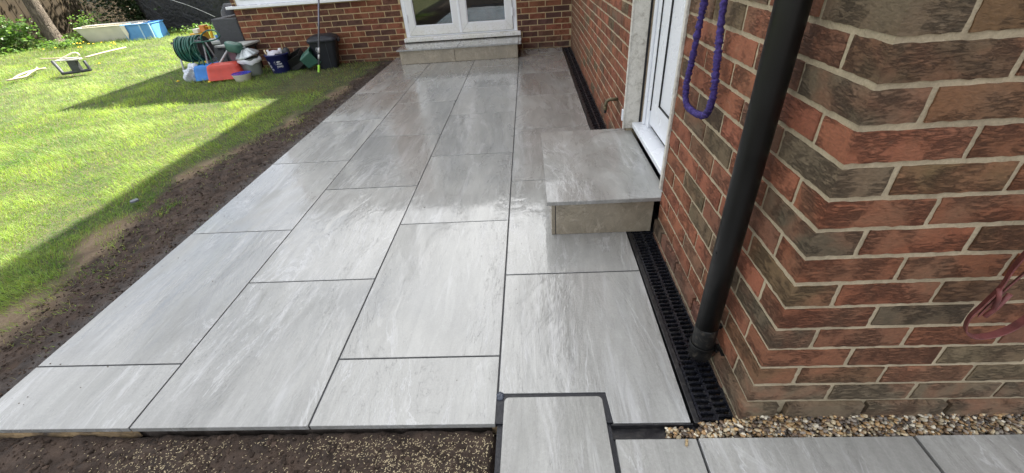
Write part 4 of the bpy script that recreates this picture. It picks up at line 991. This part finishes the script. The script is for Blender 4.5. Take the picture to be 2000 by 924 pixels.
# metal stand with a loop, sticks on the lawn
m_darkm = simple('dark_steel', (.055, .06, .065), .5, .4, 20, .001, .3)
sd_ = thing('metal_stand', 'grey U shaped metal stand with a white oval loop lying on the sunlit lawn', 'stand', (-5.4, 6.2, -.02))
MB().tube([(-5.74, 6.28, .20), (-5.66, 6.24, .08), (-5.60, 6.20, .02)], .026, 8).tube([(-5.62, 6.20, .018), (-5.36, 6.22, .03), (-5.14, 6.24, .045)], .022, 8).tube([(-5.15, 6.24, .04), (-5.19, 6.26, .18)], .022, 8).build('frame', m_darkm, sd_, .002, True)
MB().box((-5.43, 6.20, .02), (-5.28, 6.26, .23)).build('upright', m_darkm, sd_, .006, True)
MB().box((-5.58, 6.17, .205), (-5.20, 6.27, .225)).build('plate', simple('pale_steel', (.55, .54, .50), .5), sd_, .005, True)
MB().tube(smooth_path([(-5.52, 6.22, .232), (-5.42, 6.22, .26), (-5.27, 6.22, .305), (-5.18, 6.22, .30), (-5.19, 6.22, .245), (-5.33, 6.22, .235), (-5.5, 6.22, .232)], 6), .010, 7).build('loop', m_cream, sd_, 0, True)
m_stick = simple('bleached_wood', (.52, .44, .32), .85, .2, 30)
for lab, pts_ in (('bleached bent cord in the grass, furthest left', [(-6.20, 5.85, .03), (-6.05, 6.0, .045), (-6.25, 6.3, .05), (-6.45, 6.6, .05), (-6.6, 6.75, .045)]),
                  ('second pale cord lying just behind the bent one', [(-6.15, 5.9, .03), (-6.30, 6.15, .045), (-6.42, 6.48, .045), (-6.30, 6.62, .05)]),
                  ('thin pale stick in the grass left of the metal stand', [(-7.5, 7.7, .05), (-7.1, 7.55, .06), (-6.8, 7.5, .06), (-6.5, 7.45, .055)]),
                  ('long pale stick in the grass below the blue box', [(-6.45, 7.55, .04), (-6.38, 7.95, .055), (-6.36, 8.45, .05)])):
    o = MB().tube(smooth_path(pts_, 4), .013, 6).build('lawn_stick', m_stick, None); tag(o, lab, 'stick')

# ---------------------------------------------------------------- clutter by the far wall
m_rattan = NM('grey_rattan'); c = m_rattan.coord(); wv = m_rattan.n('ShaderNodeTexWave', bands_direction='Z'); wv.inputs['Scale'].default_value = 26; wv.inputs['Distortion'].default_value = 3; wv.inputs['Detail'].default_value = 3; wv.inputs['Detail Scale'].default_value = 3; m_rattan.l(c, wv.inputs['Vector'])
m_rattan = m_rattan.done(m_rattan.ramp(wv.outputs['Fac'], [(.2, (.035, .037, .042)), (.8, (.14, .145, .155))]), .7, m_rattan.bump(wv.outputs['Fac'], .008, .8))
m_palegrey = simple('pale_grey_plastic', (.42, .44, .42), .5, .15, 8)
ra = thing('rattan_chair', 'dark grey woven rattan garden chair tucked behind the window wall corner', 'chair', (-2.55, 6.2, -.03))
MB().box((-2.97, 5.97, 0), (-2.24, 6.55, .32)).build('base', m_rattan, ra, .012, True)
MB().box((-2.98, 5.96, .3215), (-2.53, 6.54, .372)).build('seat', m_palegrey, ra, .012, True)
MB().box((-2.62, 5.93, .02), (-2.235, 5.965, .66)).box((-2.62, 5.966, .02), (-2.50, 6.56, .66)).build('armrest', m_rattan, ra, .015, True)
tag(MB().lathe([(.03, 0), (.05, .05), (.052, .07), (.044, .07), (.03, .01)], 14, Matrix.Translation((-2.66, 6.02, .375))).build('cup', m_sky, None), 'small blue cup standing on the rattan chair seat', 'cup')
bg_ = MB(); bg_.rings([[(-2.72+.17*s_*math.cos(a)*(1+.15*math.sin(3*a+s_)), 6.62+.14*s_*math.sin(a), z) for a in np.linspace(0, 2*math.pi, 17)[:-1]] for s_, z in ((.6, .0), (1.0, .25), (1.05, .5), (.85, .70), (.4, .80))])
tag(bg_.build('black_bag', simple('bin_bag', (.015, .016, .02), .3, .3, 9, .02, bscale=14), None), 'shiny black bag heaped behind the rattan chair', 'bag')

# hose reel
m_hose = simple('green_hose', (.015, .10, .075), .4, .4, 20); m_tubeg = simple('grey_tube', (.42, .43, .44), .4, .15, 10, .001, .3)
hr = thing('hose_reel', 'green garden hose wound on a grey tube reel stand in the half shade', 'hose reel', (-2.7, 5.47, -.03))
for x in (-2.875, -2.505):
    MB().tube([(x, 5.42, .44), (x+.0, 5.34, .20), (x+.0, 5.28, -.02)], .012, 8).tube([(x, 5.46, .44), (x, 5.62, -.02)], .012, 8).tube([(x, 5.28, .012), (x, 5.62, .012)], .012, 8).build('side_frame', m_tubeg, hr, 0, True)
    MB().tube([(x, 5.40, .50), (x, 5.45, .26)], .020, 8).build('hub_bracket', m_darkm, hr, 0, True)
MB().tube([(-2.98, 5.45, .445), (-2.88, 5.45, .435)], .014, 8).build('crank_handle', m_darkm, hr, 0, True)
MB().tube([(-2.87, 5.45, .36), (-2.51, 5.45, .36)], .05, 12).build('drum', m_darkm, hr, 0, True)
for x in (-2.862, -2.522): MB().lathe([(.155, -.006), (.155, .006)], 26, Matrix.Translation((x, 5.45, .36))@Matrix.Rotation(math.pi/2, 4, 'Y')).build('drum_flange', m_darkm, hr, .002, True)
for lay in range(3):
    path_ = []; nt_ = 12
    for i in range(nt_*18+1):
        th = i/18*2*math.pi; rr = .105+lay*.026+.006*math.sin(i*.37+lay); path_.append((-2.845+.30*(i/(nt_*18))+.008*math.sin(i*.21+lay*2), 5.45+rr*math.cos(th), .36+rr*math.sin(th)))
    MB().tube(path_, .0115, 6).build('hose_coil', m_hose, hr, 0, True)
MB().tube(smooth_path([(-2.53, 5.30, .30), (-2.62, 5.27, .15), (-2.66, 5.27, .20), (-2.63, 5.27, .36), (-2.55, 5.28, .45), (-2.44, 5.30, .455), (-2.25, 5.32, .47), (-2.17, 5.33, .515), (-2.22, 5.34, .575), (-2.33, 5.34, .58), (-2.43, 5.33, .52), (-2.44, 5.33, .42), (-2.42, 5.32, .25), (-2.42, 5.3, .06)], 8), .0095, 7).build('loose_hose', m_hose, hr, 0, True)
MB().tube(smooth_path([(-2.56, 5.27, .33), (-2.50, 5.26, .20), (-2.56, 5.25, .13), (-2.66, 5.26, .17)], 6), .0095, 7).build('loose_hose', m_hose, hr, 0, True)
MB().tube([(-2.53, 5.31, .47), (-2.44, 5.31, .455)], .018, 8).build('hose_nozzle', m_darkm, hr, .002, True)
# yellow toy
yt = thing('toy_digger', 'yellow plastic toy digger on the grass behind the hose reel', 'toy', (-3.25, 6.35, -.03)); m_yel = simple('yellow_plastic', (.72, .42, .03), .4, .1, 8)
MB().box((-3.26, 6.24, .26), (-3.05, 6.40, .46)).box((-3.24, 6.28, -.0), (-3.08, 6.38, .26)).build('body', m_yel, yt, .012, True)
MB().tube([(-3.10, 6.3, .44), (-3.02, 6.3, .52), (-2.93, 6.3, .54), (-2.96, 6.3, .36)], .022, 7).build('arm', m_yel, yt, .003, True)
MB().box((-3.07, 6.25, .47), (-2.99, 6.36, .56)).build('bucket', simple('orange_plastic', (.62, .22, .05), .45), yt, .006, True)
MB().box((-3.17, 6.22, .46), (-3.09, 6.36, .52)).build('cab', m_cream, yt, .006, True)

# folded table, green seat
ft = thing('folding_table', 'low pale grey tapered table top leaning beside the rattan chair', 'table', (-2.2, 5.68, -.03))
MB().prism([(-2.47, 5.55), (-1.98, 5.47), (-1.95, 5.83), (-2.18, 5.82)], .335, .365).build('top', m_palegrey, ft, .008, True)
MB().prism([(-2.44, 5.56), (-2.0, 5.50), (-1.98, 5.80), (-2.18, 5.79)], .300, .334).build('underframe', m_darkm, ft, .004, True)
for x, y in ((-2.36, 5.58), (-2.03, 5.54), (-2.02, 5.78)): MB().tube([(x, y, .31), (x, y, -.0)], .014, 7).build('leg', m_darkm, ft, 0, True)
gs_ = thing('kneeler_seat', 'rounded dark green plastic seat on a slanted grey tube, above the red tub', 'seat', (-2.15, 5.4, -.03)); m_dgreen = simple('dark_green_plastic', (.045, .13, .10), .45, .2, 8)
MB().rings([[(-2.08+.105*s_*math.copysign(abs(math.cos(a))**.6, math.cos(a)), 5.40+.09*s_*math.sin(a), z-.25*(.105*math.cos(a))) for a in np.linspace(0, 2*math.pi, 21)[:-1]] for s_, z in ((.9, .295), (1.0, .31), (1.0, .385), (.93, .402), (.6, .408))]).build('seat', m_dgreen, gs_, 0, True)
MB().tube([(-2.17, 5.36, .32), (-2.42, 5.33, .10), (-2.47, 5.32, -.02)], .013, 8).build('tube_leg', m_tubeg, gs_, 0, True)
MB().tube([(-2.0, 5.40, .32), (-2.0, 5.42, -.02)], .013, 8).build('tube_leg', m_tubeg, gs_, 0, True)
MB().box((-2.2, 5.40, .12), (-2.10, 5.42, .30)).build('side_panel', simple('dull_purple', (.16, .10, .13), .7), gs_, .004, True)

# dustbin
db = thing('dustbin', 'grey ribbed dustbin with silver lid and white liner spilling out', 'dustbin', (-1.955, 5.42, -.03)); 
prof = [(.105, 0), (.110, .02), (.118, .06), (.130, .14), (.142, .225), (.147, .232)]
MB().lathe(prof, 28).build('body', simple('dull_dustbin', (.26, .29, .27), .5, .25, 7, .002, .2), db, 0)
ln = MB(); rs = []
for s_, z in ((.146, .230), (.155, .212), (.157, .188), (.150, .172)): rs.append([(s_*(1+.05*math.sin(5*a+z*40)+.03*math.sin(11*a))*math.cos(a), s_*(1+.05*math.sin(5*a+z*40))*math.sin(a), z+.012*math.sin(3*a+1)+.008*math.sin(8*a)) for a in np.linspace(0, 2*math.pi, 41)[:-1]])
ln.rings(rs, False).build('liner', simple('white_liner', (.72, .75, .78), .4, .1, 20), db)
lm = MB(); M_ = Matrix.Translation((0, 0, .262))@Matrix.Rotation(rad(-9), 4, 'Y')@Matrix.Rotation(rad(6), 4, 'X'); rs = []
for s_, z in ((.160, -.004), (.164, .0), (.162, .012), (.150, .020), (.10, .055), (.05, .082), (.02, .088)): rs.append([(s_*(1+(.018 if (i//2) % 2 else 0)*(z > .015))*math.cos(2*math.pi*i/48), s_*math.sin(2*math.pi*i/48), z+(.004 if (i//2) % 2 else 0)*(.016 < z < .085)) for i in range(48)])
lid = lm.rings(rs, True, False, M_).build('lid', m_zinc, db)
MB().tube([tuple(M_@Vector(p)) for p in [(-.035, 0, .084), (-.03, 0, .108), (.03, 0, .108), (.035, 0, .084)]], .005, 7).build('handle', m_zinc, lid)

# tubs, bowl, cloth
m_red = simple('red_plastic', (.50, .055, .035), .5, .15, 9, .001); m_blue = simple('bright_blue_plastic', (.035, .20, .58), .42, .12, 9, .001)
def upturned(name, label, loc, rz, a, b, h, mat, tilt):
    t = thing(name, label, 'tub', loc, rz); M = Matrix.Rotation(tilt, 4, 'X')
    def R(a, b, z, r_, bulge=0):
        P_ = []
        for sx, sy, a0 in ((1, 1, 0), (-1, 1, 90), (-1, -1, 180), (1, -1, 270)):
            for j in range(6): an = rad(a0+90*j/5); P_.append((sx*(a-r_)+r_*math.cos(an), sy*(b-r_)+r_*math.sin(an), z))
        return P_
    MB().rings([R(a*1.04, b*1.04, 0, .05), R(a*1.04, b*1.04, .012, .05), R(a, b, .016, .05), R(a*.90, b*.88, h*.72, .05), R(a*.84, b*.80, h*.93, .05), R(a*.74, b*.66, h, .045), R(a*.4, b*.3, h*1.01, .02)], True, True, M).build('shell', mat, t)
    return t
upturned('blue_tub', 'bright blue plastic tub turned upside down behind the red one', (-2.52, 5.33, -.01), rad(24), .19, .13, .185, m_blue, 0)
upturned('red_tub', 'red plastic tub turned upside down on the shaded grass', (-2.235, 5.255, -.01), rad(12), .225, .135, .195, m_red, 0)
bw = thing('dog_bowl', 'cream bowl with deep blue inside standing before the dustbin', 'bowl', (-1.935, 5.10, -.03))
MB().lathe([(.085, .0), (.095, .012), (.118, .092), (.122, .098)], 28, None, True).build('bowl_body', m_cream, bw)
MB().lathe([(.1215, .0985), (.1235, .1025), (.120, .104), (.112, .102), (.098, .06), (.03, .045)], 28).build('bowl_lining', simple('deep_blue_glaze', (.02, .03, .33), .3), bw)
cl = thing('crumpled_cloth', 'crumpled white and navy striped cloth beside the blue tub', 'cloth', (-2.74, 5.25, -.02))
k = NM('striped_cloth'); wv = k.n('ShaderNodeTexWave'); wv.inputs['Scale'].default_value = 11; wv.inputs['Distortion'].default_value = 6; wv.inputs['Detail Scale'].default_value = 3; k.l(k.coord(rot=(.4, .8, .3)), wv.inputs['Vector'])
mcl = k.done(k.ramp(wv.outputs['Fac'], [(.30, (.58, .62, .70)), (.42, (.05, .07, .18)), (.55, (.60, .64, .72)), (.80, (.66, .70, .76))]), .9)
v, f = ico(4); dd = v/np.linalg.norm(v, axis=1)[:, None]
rrr = .62+.75*np.abs(fbm(dd[:, 0]*2.3+5, dd[:, 1]*2.3+dd[:, 2]*1.7+9, 4, 66)-.5)*2+.15*fbm(dd[:, 0]*6, dd[:, 2]*6, 2, 5)
o = npmesh('cloth', dd*rrr[:, None]*np.array([.115, .12, .155])+np.array([.0, 0, .085])+np.array([.55, 0, 0])*np.maximum(dd[:, 2:3], 0)*.18, f, mcl, True, None, cl)

# navy bucket with tools
nb = thing('navy_bucket', 'navy builders bucket with white printed rings, stuffed with bottles and tools', 'bucket', (-1.60, 5.52, -.03))
m_navy = simple('navy_plastic', (.012, .016, .10), .38, .15, 8)
MB().lathe([(.115, 0), (.118, .01), (.155, .232), (.162, .236), (.163, .250), (.153, .252), (.148, .20), (.11, .03)], 30, None, True).build('bucket_body', m_navy, nb)
m_print = simple('white_print', (.72, .73, .76), .5, .03, 5, 0)
def on_bucket(th, z, off=.0012):     # point on the bucket wall
    r_ = .118+(z-.01)*(.037/.222)+off; return Vector((r_*math.sin(th), -r_*math.cos(th), z))
def decal(m, pts_, th0, z0, s_=1, off=.0016):
    vs = [on_bucket(th0+x*s_/.135, z0+y*s_, off) for x, y in pts_]; return m.add(vs, [tuple(range(len(vs)))])
def ringletter(m, th0, z0, r0, r1, a0=0, a1=360):
    n = 20
    for i in range(n):
        if (a1-a0) < 360 and i == n: break
        b0, b1 = rad(a0+(a1-a0)*i/n), rad(a0+(a1-a0)*(i+1)/n)
        decal(m, [(r0*math.cos(b0), r0*math.sin(b0)), (r1*math.cos(b0), r1*math.sin(b0)), (r1*math.cos(b1), r1*math.sin(b1)), (r0*math.cos(b1), r0*math.sin(b1))], th0, z0)
pm = MB(); ringletter(pm, -.62, .150, .0085, .0185); ringletter(pm, -.55, .100, .0085, .0185); ringletter(pm, -.47, .052, .0085, .0185, -20, 250)
pm.build('lettering', m_print, nb)
pm = MB(); rr2 = random.Random(2)
for i in range(16): x, y = rr2.uniform(-.035, .005), rr2.uniform(.01, .06); s_ = rr2.uniform(.0012, .003); decal(pm, [(x-s_, y-s_), (x+s_, y-s_), (x+s_, y+s_), (x-s_, y+s_)], .28, .105)
for y0, x0, n in ((.020, -.02, 4), (-.014, -.03, 5)):
    for i in range(n):
        x = x0+i*.0165; decal(pm, [(x, y0), (x+.011, y0+.002), (x+.012, y0+.020), (x+.004, y0+.024)], .42, .10); 
decal(pm, [(-.02, .055), (.0, .050), (.02, .054), (.03, .062), (.005, .070), (-.015, .066)], .42, .10); decal(pm, [(-.035, -.024), (.04, -.020), (.042, -.016), (-.034, -.019)], .42, .10)
pm.build('logo', m_print, nb)
m_white = simple('off_white_plastic', (.66, .66, .70), .5, .12, 20)
bk = Vector((-1.60, 5.52, -.03))
tag(MB().lathe([(.030, .0), (.034, .02), (.034, .15), (.016, .175), (.016, .21), (.002, .212)], 14, Matrix.Translation(bk+Vector((-.055, -.03, .10)))@Matrix.Rotation(rad(-10), 4, 'Y')).build('spray_bottle', m_white, None), 'white bottle sticking up at the left inside the navy bucket', 'bottle')
tag(MB().lathe([(.022, 0), (.024, .02), (.024, .18), (.02, .20), (.002, .201)], 14, Matrix.Translation(bk+Vector((.050, .02, .11)))@Matrix.Rotation(rad(3), 4, 'Y')).build('sealant_tube', m_white, None), 'white sealant tube standing at the right inside the navy bucket', 'tube')
rg = ico(3); dq = rg[0]/np.linalg.norm(rg[0], axis=1)[:, None]; rr3 = .75+.6*fbm(dq[:, 0]*3+2, dq[:, 1]*3+dq[:, 2]*2, 3, 77)
tag(npmesh('rag', dq*rr3[:, None]*np.array([.075, .07, .062])+np.array(bk+Vector((-.005, -.045, .235))), rg[1], simple('pale_lilac_rag', (.58, .57, .64), .9, .2, 14, .004), True), 'pale lilac rag heaped in the mouth of the navy bucket', 'rag')
tag(MB().box((-.008, -.012, 0), (.008, .012, .30)).build('wooden_handle', simple('tool_wood', (.30, .21, .11), .7), None), 'brown wooden tool handle rising from the navy bucket', 'tool')
bpy.data.objects['wooden_handle'].location = bk+Vector((.085, .03, .07)); bpy.data.objects['wooden_handle'].rotation_euler = (0, rad(4), 0)
tag(MB().tube([tuple(bk+Vector(p)) for p in ((-.14, .0, .20), (-.165, .02, .30))], .011, 8).build('brush_handle', simple('pale_wood', (.55, .45, .30), .7), None), 'short pale wooden handle at the left rim of the navy bucket', 'tool')
tag(MB().tube([tuple(bk+Vector(p)) for p in ((.02, -.11, .22), (.06, -.13, .262), (.13, -.08, .25))], .008, 7).build('trowel', m_darkm, None), 'dark trowel lying across the navy bucket rim', 'tool')
o = MB().rings([[(bk.x+.10+.07*s_*math.cos(a), bk.y+.06+.05*s_*math.sin(a), z) for a in np.linspace(0, 2*math.pi, 13)[:-1]] for s_, z in ((.8, .16), (1, .20), (1, .25), (.7, .275), (.2, .28))]).build('dark_tool_bag', m_darkm, None); tag(o, 'dark rounded pouch at the back right of the navy bucket', 'pouch')

# black trough, green bucket, stick
bt = thing('black_trough', 'black plastic trough tipped against the far wall beside the navy bucket', 'trough', (-1.35, 5.66, -.03))
tr_ = MB(); tubshape(tr_, (.145, .10), (.12, .08), .20, .006, Matrix.Translation((0, 0, .02))@Matrix.Rotation(rad(-24), 4, 'Y')@Matrix.Rotation(rad(20), 4, 'X')); tr_.build('trough_body', m_blackplastic, bt, .004)
MB().box((-.15, -.12, .02), (.13, -.113, .13), Matrix.Rotation(rad(-32), 4, 'Y')).build('flap', m_blackplastic, bt, .003)
gb = thing('green_bucket', 'small dark green square bucket lying on its side by the black bin', 'bucket', (-1.12, 5.52, -.03))
gg = MB(); tubshape(gg, (.10, .10), (.080, .080), .20, .007, Matrix.Translation((-.10, 0, .115))@Matrix.Rotation(rad(62), 4, 'Y')@Matrix.Rotation(rad(18), 4, 'Z')); gg.build('bucket_body', m_dgreen, gb, .004)
tag(MB().tube([(-1.235, 5.76, .215), (-1.07, 5.78, .285)], .013, 10).build('white_stick', m_white, None), 'short white plastic stick between the trough and the black bin', 'stick')

# black recycling bin
rb = thing('recycling_bin', 'black tapered recycling bin with white logo and lid against the far wall', 'bin', (-.94, 5.66, -.03))
def rr_rect(a, b, z, r_, dx=0, dy=0, n=4):
    P_ = []
    for sx, sy, a0 in ((1, 1, 0), (-1, 1, 90), (-1, -1, 180), (1, -1, 270)):
        for j in range(n+1): an = rad(a0+90*j/n); P_.append((dx+sx*(a-r_)+r_*math.cos(an), dy+sy*(b-r_)+r_*math.sin(an), z))
    return P_
m_binb = simple('dark_bin_plastic', (.016, .018, .026), .42, .2, 8, .001)
Mb = Matrix.Rotation(rad(14), 4, 'Z')
MB().rings([rr_rect(.118, .135, 0, .05), rr_rect(.120, .137, .02, .05), rr_rect(.186, .178, .36, .07)], True, False, Mb).build('bin_body', m_binb, rb, .004)
MB().rings([rr_rect(.190, .188, .350, .075), rr_rect(.198, .196, .356, .08), rr_rect(.200, .198, .380, .08), rr_rect(.185, .183, .405, .08), rr_rect(.13, .13, .430, .07), rr_rect(.06, .06, .438, .04)], True, False, Mb).build('lid', m_binb, rb, .004)
MB().add([(.030, -.150, .03), (.040, -.150, .03), (.052, -.183, .33), (.042, -.183, .33)], [(0, 1, 2, 3)], Mb).add([(.0301, -.146, .03), (.0401, -.146, .03), (.0521, -.179, .33), (.0421, -.179, .33)], [(0, 3, 2, 1)], Mb).build('rib', simple('bin_rib', (.05, .055, .065), .4), rb)
MB().box((.195, -.06, .33), (.225, .06, .375), Mb).build('lid_hinge', m_binb, rb, .006)
pb = MB()
def bin_pt(x, z): return Mb@Vector((x, -(.137+(z-.02)*(.041/.34))-.0015, z))
def arc(cx_, cz_, r0, r1, a0, a1, n=10):
    for i in range(n):
        b0, b1 = rad(a0+(a1-a0)*i/n), rad(a0+(a1-a0)*(i+1)/n); pb.add([bin_pt(cx_+r0*math.cos(b0), cz_+r0*math.sin(b0)), bin_pt(cx_+r1*math.cos(b0), cz_+r1*math.sin(b0)), bin_pt(cx_+r1*math.cos(b1), cz_+r1*math.sin(b1)), bin_pt(cx_+r0*math.cos(b1), cz_+r0*math.sin(b1))], [(0, 1, 2, 3)])
arc(-.085, .285, 0, .013, 0, 360); arc(-.082, .262, .016, .024, 90, 360); arc(-.082, .262, .006, .010, 0, 300)
for i in range(3): x = -.100+i*.014; pb.add([bin_pt(x, .222), bin_pt(x+.009, .222), bin_pt(x+.009, .231), bin_pt(x, .231)], [(0, 1, 2, 3)])
pb.build('logo', simple('bin_print', (.40, .42, .46), .5), rb)
# pole
pl = thing('broom_pole', 'long grey pole with lime green tip leaning on the far wall beside the black bin', 'pole', (-.92, 5.20, -.03))
a, b = Vector((-.915, 5.19, .0)), Vector((-.66, 5.72, 1.45))
MB().tube([a+(b-a)*.055, b], .0115, 12).build('shaft', simple('grey_painted_steel', (.20, .20, .25), .35, .15, 10, .0005, .4), pl, 0, True)
MB().tube([a+(b-a)*.16, a+(b-a)*.20], .013, 12).tube([a+(b-a)*.11, a+(b-a)*.145], .0122, 12).build('worn_band', simple('worn_white', (.55, .55, .56), .5, .4, 60), pl, 0, True)
MB().tube([a, a+(b-a)*.06], .0155, 12).build('tip', simple('lime_plastic', (.36, .72, .06), .4), pl, .002, True)
